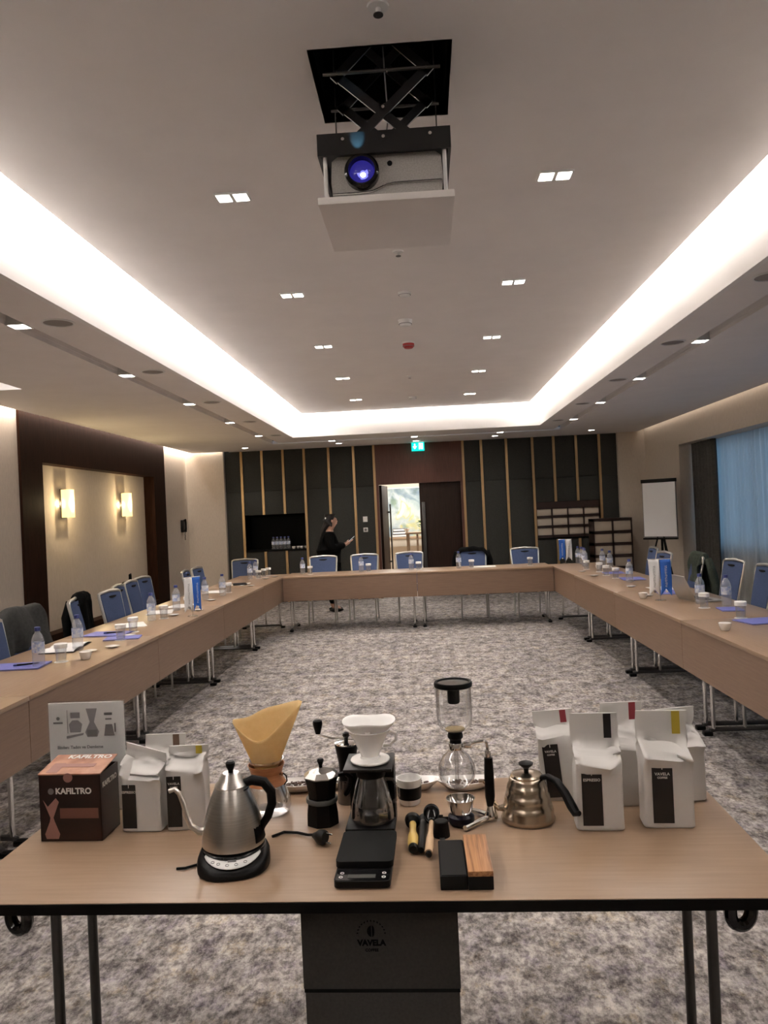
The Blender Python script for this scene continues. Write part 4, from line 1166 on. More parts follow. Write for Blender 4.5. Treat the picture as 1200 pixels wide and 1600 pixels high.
# local frame: faces +Y, origin on floor between the feet
pn = empty('person', (-1.53, 12.35, 0), math.radians(-80), 'person in black clothes standing by the wall, looking down at a phone', 'person')
J = []; E_ = []
def jt(p, r): J.append((p, r)); return len(J) - 1
def ed(*ids):
    for a, b in zip(ids, ids[1:]): E_.append((a, b))
pel = jt((0, 0, 0.86), (0.135, 0.10)); wa = jt((0, 0.0, 1.00), (0.125, 0.09)); chs = jt((0, -0.01, 1.17), (0.15, 0.10)); nb_ = jt((0, -0.005, 1.30), (0.07, 0.06)); nk = jt((0, 0.015, 1.345), 0.046)
hd = jt((0, 0.045, 1.40), (0.055, 0.065)); hm = jt((0, 0.055, 1.465), (0.068, 0.082)); ht = jt((0, 0.045, 1.53), (0.055, 0.062))
ed(pel, wa, chs, nb_, nk, hd, hm, ht)
nose = jt((0, 0.135, 1.455), (0.008, 0.010)); ed(hm, nose)
for s in (-1, 1):
    h = jt((s * 0.085, 0, 0.80), 0.085); kn = jt((s * 0.09, 0.015, 0.46), 0.052); an_ = jt((s * 0.09, -0.01, 0.09), 0.036); toe = jt((s * 0.10, 0.13, 0.03), (0.035, 0.022))
    ed(pel, h, kn, an_, toe)
    sh_ = jt((s * 0.165, -0.01, 1.26), 0.056); elb = jt((s * 0.20, 0.02, 1.02), 0.042)
    wr = jt((s * 0.09, 0.235, 1.07), 0.027); pa = jt((s * 0.065, 0.29, 1.10), (0.032, 0.016))
    ed(chs, sh_, elb, wr, pa)
    for k, (dx, dl) in enumerate(((-0.026, 0.055), (-0.009, 0.065), (0.009, 0.062), (0.024, 0.048))):
        f1 = jt((s * 0.055 + dx * s, 0.318, 1.115), 0.0085); f2 = jt((s * 0.04 + dx * s, 0.318 + dl * 0.6, 1.135), 0.0075); f3 = jt((s * 0.022 + dx * s, 0.318 + dl * 0.8, 1.152), 0.006)
        ed(pa, f1, f2, f3)
    t1 = jt((s * 0.035, 0.275, 1.122), 0.0095); t2 = jt((s * 0.02, 0.305, 1.145), 0.008); ed(pa, t1, t2)
skin_mesh('body', J, E_, pel, M_SKIN, pn)
J = []; E_ = []
pel = jt((0, -0.02, 0.80), (0.215, 0.20)); hem = jt((0, -0.02, 0.58), (0.225, 0.21)); wa = jt((0, -0.03, 1.0), (0.20, 0.19)); chs = jt((0, -0.04, 1.16), (0.205, 0.175)); nb_ = jt((0, -0.02, 1.285), (0.11, 0.105))
ed(hem, pel, wa, chs, nb_)
for s in (-1, 1):
    sh_ = jt((s * 0.195, -0.03, 1.235), 0.085); elb = jt((s * 0.225, 0.0, 1.02), 0.085); wr = jt((s * 0.088, 0.235, 1.07), 0.048)
    ed(chs, sh_, elb, wr)
skin_mesh('coat', J, E_, pel, M_JB, pn)
J = []; E_ = []
pel = jt((0, 0, 0.80), (0.15, 0.115))
for s in (-1, 1):
    h = jt((s * 0.088, 0, 0.72), 0.098); kn = jt((s * 0.092, 0.015, 0.46), 0.070); an_ = jt((s * 0.092, -0.01, 0.12), 0.055)
    ed(pel, h, kn, an_)
skin_mesh('trousers', J, E_, pel, M_JB, pn)
for s in (-1, 1):
    MB().sphere((s * 0.095, 0.05, 0.035), 0.05, sc=(0.85, 2.3, 0.68)).obj('shoe', M_BLACK, pn)
J = []; E_ = []
a0 = jt((0, 0.02, 1.49), (0.080, 0.088)); a1 = jt((0, -0.03, 1.43), (0.070, 0.06)); a2 = jt((0, -0.10, 1.33), (0.055, 0.045)); a3 = jt((0, -0.135, 1.20), (0.04, 0.03)); b1 = jt((0, 0.02, 1.535), (0.06, 0.065))
ed(b1, a0, a1, a2, a3)
hr = skin_mesh('hair', J, E_, a0, M_HAIR, pn)
MB().sphere((0.055, -0.055, 1.50), 0.022, sc=(0.6, 1, 1.2), u=10, v=8).obj('hair_clip', M_WHITE, pn)
fm = MB()
for s in (-1, 1): fm.sphere((s * 0.028, 0.128, 1.475), 0.009, u=8, v=6)
fm.obj('eyes', M_BLACKG, pn)
MB().sphere((0, 0.120, 1.415), 0.014, sc=(1.5, 0.6, 0.5), u=10, v=6).obj('mouth', mat('lip', (0.35, 0.12, 0.10), 0.5), pn)
for s in (-1, 1): MB().sphere((s * 0.071, 0.04, 1.46), 0.02, sc=(0.4, 0.8, 1.3), u=8, v=6).obj('ear', M_SKIN, pn)
phn = empty('mobile_phone', (0, 0, 0), 0, 'bright phone held by the person in black', 'phone')
phn.location = pn.matrix_basis @ Vector((0.0, 0.345, 1.150)); phn.rotation_euler = (math.radians(40), 0, math.radians(-80))
MB().box((0, 0, 0), (0.072, 0.15, 0.008), bev=0.003).obj('case', M_BLACK, phn)
M_PSCR = mat('phone_screen', (0.8, 0.8, 0.8), 0.2, emit=(0.85, 0.92, 1.0), es=0.5)
MB().box((0, 0, 0.0045), (0.066, 0.14, 0.001)).obj('screen', M_PSCR, phn)

# ------------------------------------------------------------------ the coffee table: boxes, sign and bags
fb = empty('filter_paper_box', (-0.932, 1.968, TZ), math.radians(-2), 'dark brown printed carton of coffee filters, left end of foreground table', 'box')
M_CART = noise_color(mat('brown_carton_print', (0.05, 0.02, 0.012), 0.35), 5, [(0.3, (0.008, 0.0035, 0.0027)), (0.7, (0.032, 0.010, 0.006))], (1, 1, 3))
M_LID = noise_color(mat('copper_carton_print', (0.4, 0.19, 0.11), 0.4), 12, [(0.4, (0.30, 0.115, 0.06)), (0.6, (0.50, 0.25, 0.15))])
M_PINK = mat('dusty_pink_print', (0.34, 0.17, 0.14), 0.5)
M_TAN = mat('tan_print', (0.17, 0.07, 0.05), 0.5)
M_PRINTW = mat('white_print', (0.75, 0.72, 0.68), 0.6)
BW, BD, BH = 0.163, 0.105, 0.168
q = MB(); q.b(-BW / 2, BW / 2, -BD / 2, -BD / 2 + 0.003, 0, BH); q.b(-BW / 2, BW / 2, BD / 2 - 0.003, BD / 2, 0, BH); q.b(-BW / 2, -BW / 2 + 0.003, -BD / 2, BD / 2, 0, BH); q.b(BW / 2 - 0.003, BW / 2, -BD / 2, BD / 2, 0, BH); q.b(-BW / 2, BW / 2, -BD / 2, BD / 2, 0, 0.003)
q.obj('carton', M_CART, fb)
lid = MB().box((0, BD / 2, 0.0015), (BW + 0.002, BD + 0.002, 0.003), T(0, -BD / 2, BH + 0.001, math.radians(9), 0, 0)).obj('lid', M_LID, fb)
text_mesh('lettering', 'KAFILTRO', 0.026, M_PRINTW, lid, T(0.015, 0.035, BH + 0.019, math.radians(9)), 0.0008)
MB().box((0.0, 0.0, 0), (0.10, 0.018, 0.0006), T(0.0, -0.01, BH + 0.0115, math.radians(9))).box((-0.05, -0.012, 0), (0.03, 0.05, 0.0006), T(0.0, -0.01, BH + 0.0113, math.radians(9))).obj('lid_print', M_PINK, lid)
text_mesh('lettering', 'KAFILTRO', 0.021, M_PRINTW, fb, front_text(0.010, -BD / 2 - 0.0006, 0.127), 0.0007)
MB().lathe([(0.008, 0), (0.008, 0.0006)], 18, T(-0.050, -BD / 2 - 0.0002, 0.127, PI / 2)).obj('emblem', M_GREYP, fb)
text_mesh('lettering', 'KAFILTRO', 0.018, M_PRINTW, fb, Matrix.Translation((BW / 2 + 0.0006, 0.0, 0.137)) @ Matrix.Rotation(PI / 2, 4, 'Z') @ FACE_Y, 0.0006)
sil = [(-0.072, 0.105), (-0.060, 0.088), (-0.038, 0.110), (-0.030, 0.100), (-0.046, 0.060), (-0.043, 0.050), (-0.030, 0.018), (-0.034, 0.006), (-0.066, 0.006), (-0.070, 0.018), (-0.056, 0.050), (-0.054, 0.060)]
MB().prism(sil, 0.0, 0.0006, T(0, -BD / 2 - 0.0001, 0, PI / 2)).obj('carafe_print', M_PINK, fb)
MB().b(-0.028, 0.074, -BD / 2 - 0.0007, -BD / 2 - 0.0001, 0.058, 0.084).obj('text_panel_print', M_TAN, fb)
MB().lathe([(0.012, 0), (0.012, 0.002)], 18, T(-0.003, -BD / 2 - 0.0002, BH - 0.006, PI / 2)).obj('thumb_tab', M_PINK, fb)

sg = empty('info_sign', (-0.975, 2.12, TZ), 0, 'white printed sign in a clear stand behind the filter carton', 'sign')
MB().b(-0.108, 0.108, -0.0035, 0.0, 0.004, 0.305).obj('paper_insert', M_PAPER, sg)
MB().b(-0.110, 0.110, -0.0065, -0.0045, 0.0, 0.308).obj('front_pane', thin_glass('acrylic_pane', (0.98, 0.98, 0.98), 0.03, 0.15), sg)
MB().b(-0.110, 0.110, 0.001, 0.003, 0.0, 0.308).b(-0.11, 0.11, 0.0, 0.07, 0.0, 0.002).obj('stand', M_GLASS, sg)
yy = -0.0042
def pr_box(mb, x0, x1, z0, z1): mb.b(x0, x1, yy, yy + 0.0006, z0, z1)
lg = MB(); pr_box(lg, -0.095, -0.068, 0.247, 0.252); lg.lathe([(0.005, 0), (0.005, 0.0006)], 12, T(-0.081, yy + 0.0005, 0.262, PI / 2)); lg.obj('logo_print', M_GREYP, sg)
s1 = MB(); pr_box(s1, -0.055, -0.0535, 0.22, 0.285); pr_box(s1, -0.045, -0.018, 0.262, 0.278)
s1.prism([(-0.047, 0.222), (-0.017, 0.222), (-0.012, 0.245), (-0.024, 0.256), (-0.040, 0.256), (-0.050, 0.245)], 0, 0.0006, T(0, yy + 0.0006, 0, PI / 2)); s1.prism([(-0.058, 0.205), (-0.01, 0.214), (-0.008, 0.220), (-0.058, 0.212)], 0, 0.0006, T(0, yy + 0.0005, 0, PI / 2))
s1.obj('siphon_print', mat('pale_grey_print', (0.32, 0.30, 0.31), 0.8), sg)
s2 = MB(); s2.prism([(0.000, 0.288), (0.032, 0.288), (0.022, 0.250), (0.036, 0.222), (0.030, 0.208), (0.002, 0.208), (-0.004, 0.222), (0.010, 0.250)], 0, 0.0006, T(0, yy + 0.0006, 0, PI / 2)); s2.obj('carafe_print', MATS['pale_grey_print'], sg)
s2 = MB(); s2.prism([(0.031, 0.228), (0.029, 0.210), (0.003, 0.210), (0.001, 0.228)], 0, 0.0006, T(0, yy + 0.0001, 0, PI / 2)); s2.obj('coffee_print', M_GREYP, sg)
s3 = MB(); pr_box(s3, 0.052, 0.075, 0.268, 0.275); pr_box(s3, 0.055, 0.073, 0.255, 0.259); s3.prism([(0.055, 0.242), (0.074, 0.242), (0.080, 0.210), (0.050, 0.210)], 0, 0.0006, T(0, yy + 0.0006, 0, PI / 2)); pr_box(s3, 0.080, 0.084, 0.22, 0.245)
s3.obj('press_print', M_GREYP, sg)
text_mesh('lettering', 'Bizden: Tadım ve Demleme', 0.0118, M_GREYP, sg, front_text(-0.020, yy, 0.180), 0.0003, 0.0002)

M_BAG = mat('white_coffee_bag', (0.60, 0.58, 0.555), 0.42)
M_BLABEL = mat('black_bag_label', (0.010, 0.008, 0.008), 0.4)
TAGS = {'yellow': mat('tag_yellow', (0.45, 0.34, 0.03), 0.6), 'black': M_BLABEL, 'red': mat('tag_red', (0.28, 0.03, 0.04), 0.6), 'brown': mat('tag_brown', (0.14, 0.08, 0.05), 0.6)}
def bag(x, y, w, d, h, lab, tagc=None, lines=None, seed=0.0, rz=0.0, neck=0.62, flat=0.80, lean=0.0, label=True, lx=-0.20, lw=0.40, roll=0.0, ltop=0.56, slant=0.0):
    t = empty('coffee_bag', (x, y, TZ), rz, lab, 'bag', 'white coffee bags on the foreground table')
    if roll: t.rotation_euler = (0, roll, rz)
    N_ = 44; rows = []
    V = [0, 0.012, 0.03] + [0.06 + (neck - 0.06) * k / 6 for k in range(7)] + [neck + (flat - neck) * k / 9 for k in range(1, 10)] + [flat + (1 - flat) * k / 5 for k in range(1, 6)]
    for v in V:
        if v < neck: hd = d / 2 * (0.93 if v < 0.01 else 1.0)
        elif v < flat:
            q_ = (v - neck) / (flat - neck); hd = d / 2 * (1 - q_) ** 0.8 + 0.0025
        else: hd = 0.0025
        hw_ = w / 2 * ((0.95 if v < 0.01 else 1.0) + 0.03 * max(0, v - neck))
        cy = 0.25 * d * min(1.0, max(0, v - neck) / (flat - neck))
        row = []
        for i in range(N_):
            a = 2 * PI * i / N_ + PI / 4 / N_
            ca, sa = math.cos(a), math.sin(a)
            e = 0.22 if hd > 0.006 else 0.5
            px = hw_ * math.copysign(abs(ca) ** e, ca); py = hd * math.copysign(abs(sa) ** e, sa)
            amp = max(0.0, 1 - (abs(v - (neck + flat) / 2) / ((flat - neck) / 2 + 0.05)) ** 2)
            if v > 0.03:
                nn = noise.noise(Vector((px * 34 + seed, v * 8, seed * 2.3 + (1 if py > 0 else 0))))
                n2 = abs(noise.noise(Vector((px * 18 + seed * 3, v * 14, seed))))
                py += amp * (0.030 * nn - 0.034 * n2) * (1 if py < 0 else -1)
                px += amp * 0.005 * nn + (0.006 * noise.noise(Vector((seed, v * 6, i * 0.02)))) * (v > 0.5)
                if abs(ca) > 0.9: px -= math.copysign(0.009 * (1 - abs(sa) * 2) * min(1, v * 3) * (v < flat), ca) * (1 if abs(sa) < 0.5 else 0)
            zz = h * v + amp * 0.020 * noise.noise(Vector((px * 25, seed, 3.3))) + slant * px * v
            row.append((px, cy + py, zz))
        rows.append(row)
    mb = MB(); vr = mb.surf(rows, closed_u=True); mb.bm.faces.new(list(reversed(vr[0]))); mb.bm.faces.new(vr[-1])
    bo_ = mb.obj('bag_body', M_BAG, t, ang=50)
    if label:
        lz0, lz1 = h * 0.05, h * ltop
        MB().b(w * (lx - lw / 2), w * (lx + lw / 2), -d / 2 - 0.0022, -d / 2 - 0.0012, lz0, lz1).obj('label_strip', M_BLABEL, t)
        MB().b(w * lx - 0.0010, w * lx + 0.0010, -d / 2 - 0.0026, -d / 2 - 0.0022, lz1 - 0.008, lz1).obj('label_mark', M_PRINTW, t)
        for k, s_ in enumerate(lines or []):
            text_mesh('lettering', s_, (0.0088 if k == 0 else 0.006) * (w / 0.11), M_PRINTW, t, front_text(w * lx, -d / 2 - 0.0024, lz1 - 0.019 - 0.009 * k), 0.0002, 0.0002, spacing=1.05)
    if tagc:
        yc = 0.25 * d
        MB().b(w * 0.20, w * 0.36, yc - 0.0045, yc - 0.0033, h * (flat + 0.25 * (1 - flat)) , h * 0.995).obj('colour_tag', TAGS[tagc], t)
    return t
bag(-0.768, 1.995, 0.108, 0.068, 0.205, 'white coffee bag with folded top next to the brown carton', None, ['ESPRESSO'], 1.1, math.radians(-3), neck=0.64, flat=0.86, slant=-0.28, ltop=0.60, lx=-0.27, lw=0.34)
bag(-0.745, 2.085, 0.112, 0.06, 0.215, 'white coffee bag with a brown tag, behind the folded bag', 'brown', None, 7.7, label=False)
bag(-0.652, 1.995, 0.104, 0.06, 0.208, 'white coffee bag with a yellow tag behind the gooseneck spout', 'yellow', ['VAVELA', 'COFFEE'], 2.9, math.radians(2), lx=-0.28, lw=0.36, ltop=0.68, neck=0.72, flat=0.86)
bag(0.400, 1.935, 0.116, 0.07, 0.275, 'tall white coffee bag with a black tag beside the ribbed kettle', 'black', ['ESPRESSO'], 3.3, math.radians(-3), lx=-0.16, lw=0.42, ltop=0.525, neck=0.585, flat=0.70)
bag(0.568, 1.940, 0.122, 0.07, 0.275, 'tall white coffee bag with a yellow tag at the right end', 'yellow', ['VAVELA', 'COFFEE'], 5.2, math.radians(-4), lx=-0.12, lw=0.40, ltop=0.555, neck=0.615, flat=0.72)
bag(0.505, 2.085, 0.112, 0.07, 0.262, 'white coffee bag with a red tag behind the two tall ones', 'red', None, 9.4, math.radians(4), lx=-0.42, lw=0.18, neck=0.56, flat=0.76)
bag(0.345, 2.13, 0.105, 0.065, 0.235, 'white coffee bag with a red tag, leaning behind the ribbed kettle', 'red', ['VAVELA', 'COFFEE'], 6.5, math.radians(-8), roll=math.radians(-5), lx=-0.15, lw=0.40, ltop=0.66, neck=0.72, flat=0.80)
bag(0.655, 2.10, 0.115, 0.07, 0.238, 'white coffee bag half hidden behind the rightmost tall bag', None, None, 12.1, math.radians(14), label=False)

# grey printed carton standing under the table
M_GREYC = noise_color(mat('charcoal_linen_board', (0.075, 0.072, 0.066), 0.85), 160, [(0.3, (0.044, 0.040, 0.036)), (0.7, (0.060, 0.055, 0.049))])
gb = empty('storage_carton', (-0.139, 1.78, 0), math.radians(-1), 'charcoal carton with a coffee logo standing under the foreground table', 'carton')
MB().b(-0.172, 0.172, -0.08, 0.13, 0.0, 0.489, bev=0.002).obj('body', M_GREYC, gb)
MB().b(-0.175, 0.175, -0.083, 0.133, 0.497, 0.712, bev=0.002).obj('lid', M_GREYC, gb)
MB().b(-0.1735, 0.1735, -0.0815, 0.1315, 0.489, 0.497).obj('seam_band', M_RUBBER, gb)
M_DPRINT = mat('dark_print', (0.008, 0.008, 0.008), 0.9, spec=0.05)
text_mesh('lettering', 'VAVELA', 0.0175, M_DPRINT, gb, front_text(-0.018, -0.0836, 0.600), 0.0009)
text_mesh('lettering', 'COFFEE', 0.0085, M_DPRINT, gb, front_text(-0.018, -0.0836, 0.584), 0.0003)
q = MB()
for s in (-1, 1):
    q.prism([(s * 0.0008 + s * 0.0075 * math.sin(a) + 0.001 * math.cos(a * 2), 0.0125 * math.cos(a)) for a in [PI * k / 8 for k in range(9)]], 0, 0.0006, T(-0.018, -0.083, 0.626, PI / 2))
q.obj('bean_emblem', M_DPRINT, gb)
ar = MB()
for k in range(13):
    a = PI * (0.04 + 0.92 * k / 12)
    ar.box((0, 0, 0), (0.0022, 0.0006, 0.0035), T(-0.018 + 0.031 * math.cos(a), -0.0834, 0.618 + 0.031 * math.sin(a), 0, a - PI / 2, 0))
o = ar.obj('arched_lettering', M_DPRINT, gb); o['kind'] = 'stuff'

# ------------------------------------------------------------------ coffee equipment
# electric gooseneck kettle on its base
kb = empty('kettle_base', (-0.478, 1.772, TZ), math.radians(10), 'black kettle power base with a white control panel', 'kettle base')
def egg(sx, sy, n=32, front=1.0):
    out = []
    for k in range(n):
        a = 2 * PI * k / n
        c_, s_ = math.cos(a), math.sin(a)
        e = 0.75
        x = sx * math.copysign(abs(c_) ** e, c_); y = sy * math.copysign(abs(s_) ** e, s_)
        out.append((x, y))
    return out
rows = []
for (z, k, sh_) in ((0.0, 0.95, 0), (0.003, 1.0, 0), (0.020, 1.0, 0), (0.030, 0.95, 0), (0.034, 0.86, 0)):
    rows.append([(p[0] * k, p[1] * k, z - (0.013 * max(0, -(p[1]) - 0.03) / 0.065 if z > 0.015 else 0)) for p in egg(0.083, 0.096)])
mb = MB(); vr = mb.surf(rows, closed_u=True); mb.bm.faces.new(list(reversed(vr[0]))); mb.bm.faces.new(vr[-1])
mb.obj('housing', M_BLACK, kb, ang=50)
MB().lathe([(0.074, 0.030), (0.074, 0.037), (0.068, 0.040)], 32, T(0, 0.016, 0)).obj('dock', M_BLACKG, kb)
arc_o = [(0.066 * math.cos(a), -0.012 - 0.074 * math.sin(a)) for a in [PI * (0.09 + 0.82 * k / 14) for k in range(15)]]
arc_i = [(0.070 * math.cos(a), 0.014 - 0.074 * math.sin(a)) for a in [PI * (0.20 + 0.60 * k / 14) for k in range(15)]]
cp = MB()
for k in range(14):
    pass
tilt = lambda p, dz=0.0: (p[0], p[1], 0.0345 - 0.013 * max(0, -(p[1]) - 0.03) / 0.065 + dz)
rowA = [tilt(p, 0.001) for p in arc_o]; rowB = [tilt((arc_o[i][0] * 0.95, arc_o[i][1] * 0.50 + 0.000), 0.0015) for i in range(15)]
cp.surf([rowA, rowB]); co = cp.obj('control_panel', M_WHITE, kb, ang=180); co.modifiers.new('thickness', 'SOLIDIFY').thickness = 0.0015
MB().box((0, 0, 0), (0.019, 0.008, 0.0012), T(0.0, -0.059, 0.0312, math.radians(11))).obj('display', M_GREYP, kb)
for k, (bx, by) in enumerate(((-0.030, -0.066), (-0.010, -0.073), (0.010, -0.073), (0.030, -0.066), (-0.043, -0.058))):
    MB().lathe([(0.0042, 0), (0.0042, 0.001), (0.0034, 0.001), (0.0034, 0)], 12, T(bx, by, 0.0305 - 0.013 * (-by - 0.058) / 0.065, math.radians(11)), close=True).obj('button', M_GREYP, kb)

ek = empty('electric_kettle', (-0.482, 1.790, TZ + 0.0405), 0, 'brushed steel electric gooseneck kettle with a black handle', 'kettle')
MB().lathe([(0.068, 0.0), (0.073, 0.003), (0.073, 0.010), (0.0715, 0.025), (0.066, 0.055), (0.058, 0.085), (0.049, 0.110), (0.041, 0.128), (0.038, 0.135)], 40).obj('body', M_STEEL, ek)
MB().lathe([(0.0385, 0.1345), (0.039, 0.137), (0.037, 0.140), (0.028, 0.150), (0.021, 0.163), (0.019, 0.165)], 32).obj('lid', M_STEEL, ek)
MB().lathe([(0.006, 0.165), (0.006, 0.170), (0.011, 0.181), (0.0115, 0.188), (0.008, 0.192)], 20).obj('knob', M_BLACK, ek)
MB().tube([(-0.060, -0.006, 0.030), (-0.080, -0.008, 0.031), (-0.098, -0.009, 0.045), (-0.107, -0.010, 0.070), (-0.114, -0.010, 0.100), (-0.122, -0.010, 0.122), (-0.133, -0.010, 0.132), (-0.146, -0.010, 0.128)], [0.010, 0.0085, 0.0072, 0.0065, 0.006, 0.0058, 0.0056, 0.0056], 10).obj('spout', M_STEEL, ek)
MB().tube([(0.030, 0.0, 0.139), (0.050, 0.0, 0.146), (0.078, 0.0, 0.140), (0.094, 0.0, 0.118), (0.095, 0.0, 0.090), (0.084, 0.0, 0.060), (0.070, 0.0, 0.040), (0.066, 0.0, 0.030)], [0.010, 0.012, 0.012, 0.0115, 0.011, 0.010, 0.009, 0.008], 10, sx=0.9).obj('handle', M_BLACK, ek)
rows = []
for k in range(9):
    z = 0.012 + 0.118 * k / 8; r = 0.0728 - 0.0345 * (k / 8) ** 1.25 + 0.002
    rows.append([(r * math.cos(a), r * math.sin(a), z) for a in [math.radians(-32 + 40 * j / 6) * (1 if True else 1) for j in range(7)]])
sp_ = MB(); sp_.surf(rows); so = sp_.obj('handle_spine', M_BLACK, ek, ang=180); so.modifiers.new('thickness', 'SOLIDIFY').thickness = 0.005
# its flex and plug
pc = empty('power_cable', (0, 0, TZ), 0, 'black kettle cable ending in a two-pin plug', 'cable')
MB().tube([(-0.415, 1.905, 0.004), (-0.39, 1.93, 0.004), (-0.355, 1.925, 0.004), (-0.325, 1.905, 0.006), (-0.305, 1.885, 0.014)], 0.0035, 8).obj('flex', M_BLACK, pc)
pg_ = MB().lathe([(0.006, -0.018), (0.010, -0.010), (0.017, 0.0), (0.018, 0.012), (0.016, 0.018)], 16, T(-0.290, 1.862, 0.019, PI / 2, 0, math.radians(62))).obj('plug', M_BLACK, pc)
for s in (-1, 1):
    MB().lathe([(0.0024, 0.018), (0.0024, 0.036), (0.0015, 0.037)], 8, T(-0.290, 1.862, 0.019, PI / 2, 0, math.radians(62)) @ T(s * 0.0035, s * 0.0095, 0)).obj('pin', M_CHROME, pg_)
MB().tube([(-0.560, 1.76, 0.004), (-0.585, 1.742, 0.004), (-0.605, 1.740, 0.004)], 0.003, 6).obj('flex_tail', M_BLACK, pc)

# hourglass carafe with wooden collar and paper filter
cm = empty('pour_over_carafe', (-0.460, 2.075, TZ), 0, 'hourglass glass carafe with a wooden collar', 'carafe')
MB().lathe([(0.045, 0.0), (0.058, 0.004), (0.064, 0.018), (0.062, 0.04), (0.048, 0.075), (0.036, 0.098), (0.034, 0.108), (0.040, 0.125), (0.0475, 0.146), (0.046, 0.146), (0.0385, 0.125), (0.0325, 0.108), (0.0345, 0.098), (0.0465, 0.075), (0.0605, 0.04), (0.0625, 0.018), (0.056, 0.006), (0.001, 0.004)], 32, cap1=False).obj('glass', M_GLASS, cm)
M_COLLAR = noise_color(mat('amber_wood', (0.36, 0.14, 0.05), 0.4), 20, [(0.3, (0.28, 0.10, 0.035)), (0.7, (0.44, 0.18, 0.07))], (1, 1, 6))
MB().lathe([(0.050, 0.080), (0.041, 0.095), (0.038, 0.106), (0.041, 0.118), (0.048, 0.132), (0.0505, 0.132), (0.0445, 0.118), (0.042, 0.106), (0.044, 0.095), (0.0525, 0.080)], 32, close=True).obj('wood_collar', M_COLLAR, cm)
MB().tube([(0.040, -0.018, 0.108), (0.050, -0.022, 0.112), (0.058, -0.02, 0.104), (0.058, -0.014, 0.088), (0.05, -0.012, 0.078)], 0.0018, 6).obj('leather_tie', M_BLACK, cm)
MB().sphere((0.046, -0.020, 0.110), 0.005, u=10, v=8).obj('bead', M_COLLAR, cm)
pf = empty('paper_filter', (-0.460, 2.075, TZ + 0.002), 0, 'brown paper filter cone standing in the hourglass carafe', 'filter')
M_KRAFT = bpy.data.materials.new('kraft_filter_paper'); M_KRAFT.use_nodes = True
p_ = M_KRAFT.node_tree.nodes['Principled BSDF']; p_.inputs['Base Color'].default_value = (0.72, 0.46, 0.17, 1); p_.inputs['Roughness'].default_value = 0.85
_nt = M_KRAFT.node_tree; _tl = _nt.nodes.new('ShaderNodeBsdfTranslucent'); _tl.inputs[0].default_value = (0.88, 0.70, 0.40, 1)
_mx = _nt.nodes.new('ShaderNodeMixShader'); _mx.inputs[0].default_value = 0.4
_out = [n for n in _nt.nodes if n.type == 'OUTPUT_MATERIAL'][0]
_nt.links.new(p_.outputs[0], _mx.inputs[1]); _nt.links.new(_tl.outputs[0], _mx.inputs[2]); _nt.links.new(_mx.outputs[0], _out.inputs[0])
noise_color(M_KRAFT, 60, [(0.3, (0.78, 0.57, 0.27)), (0.7, (0.86, 0.66, 0.36))])
rows = []
for j in range(11):
    v = j / 10
    row = []
    for k in range(28):
        a = 2 * PI * k / 28
        up = 0.5 + 0.5 * math.cos(2 * (a - math.radians(12)))               # two high corners, left and right
        top = 0.250 + 0.016 * math.cos(a) + 0.020 * math.sin(a) - 0.026 * max(0, -math.sin(a)) ** 1.5 + 0.022 * up ** 3
        z = 0.128 + (top - 0.128) * v
        r = 0.0345 + 0.058 * ((z - 0.128) / 0.135) * (0.42 + 0.58 * up ** 2)
        if math.sin(a) < 0: r *= 0.98
        row.append((r * math.cos(a) * (1.0), r * math.sin(a) * 0.85, z))
    rows.append(row)
mb = MB(); vr = mb.surf(rows, closed_u=True)
tip_rows = [[(0.002 * math.cos(2 * PI * k / 28), 0.002 * math.sin(2 * PI * k / 28), 0.05) for k in range(28)], [(0.030 * math.cos(2 * PI * k / 28), 0.027 * math.sin(2 * PI * k / 28), 0.110) for k in range(28)], rows[0]]
mb.surf(tip_rows, closed_u=True)
pfc = o = mb.obj('cone', M_KRAFT, pf, ang=60); o.modifiers.new('thickness', 'SOLIDIFY').thickness = 0.0012

# moka pot
mk = empty('moka_pot', (-0.299, 1.995, TZ), math.radians(10), 'black moka pot with a steel lid', 'moka pot'); mk.scale = (1.18, 1.18, 1.0)
oct_ = lambda a, z: 1.0
MB().lathe([(0.036, 0.0), (0.037, 0.002), (0.036, 0.03), (0.033, 0.052), (0.0325, 0.056)], 8, T(0, 0, 0, 0, 0, PI / 8)).obj('boiler', M_BLACK, mk, ang=20)
MB().lathe([(0.034, 0.056), (0.035, 0.058), (0.035, 0.066), (0.034, 0.068)], 32).obj('waist_ring', mat('grey_ring', (0.10, 0.105, 0.10), 0.45), mk)
MB().lathe([(0.031, 0.068), (0.033, 0.09), (0.037, 0.115), (0.039, 0.122)], 8, T(0, 0, 0, 0, 0, PI / 8)).obj('upper_chamber', M_BLACK, mk, ang=20)
MB().lathe([(0.0405, 0.122), (0.040, 0.125), (0.028, 0.136), (0.010, 0.143), (0.006, 0.144)], 8, T(0, 0, 0, 0, 0, PI / 8)).obj('lid', M_STEEL, mk, ang=20)
MB().lathe([(0.004, 0.143), (0.004, 0.150), (0.008, 0.162), (0.006, 0.167)], 14).obj('knob', M_BLACK, mk)
MB().tube([(0.034, 0, 0.120), (0.055, 0, 0.123), (0.066, 0, 0.112), (0.064, 0, 0.090), (0.054, 0, 0.070), (0.052, 0, 0.066)], [0.006, 0.007, 0.0075, 0.0075, 0.0065, 0.005], 8).obj('handle', M_BLACK, mk)
MB().prism([(-0.034, -0.007), (-0.045, 0.0), (-0.034, 0.007)], 0.100, 0.121, T(0, 0, 0, 0, 0, math.radians(-55))).obj('spout', M_BLACK, mk)

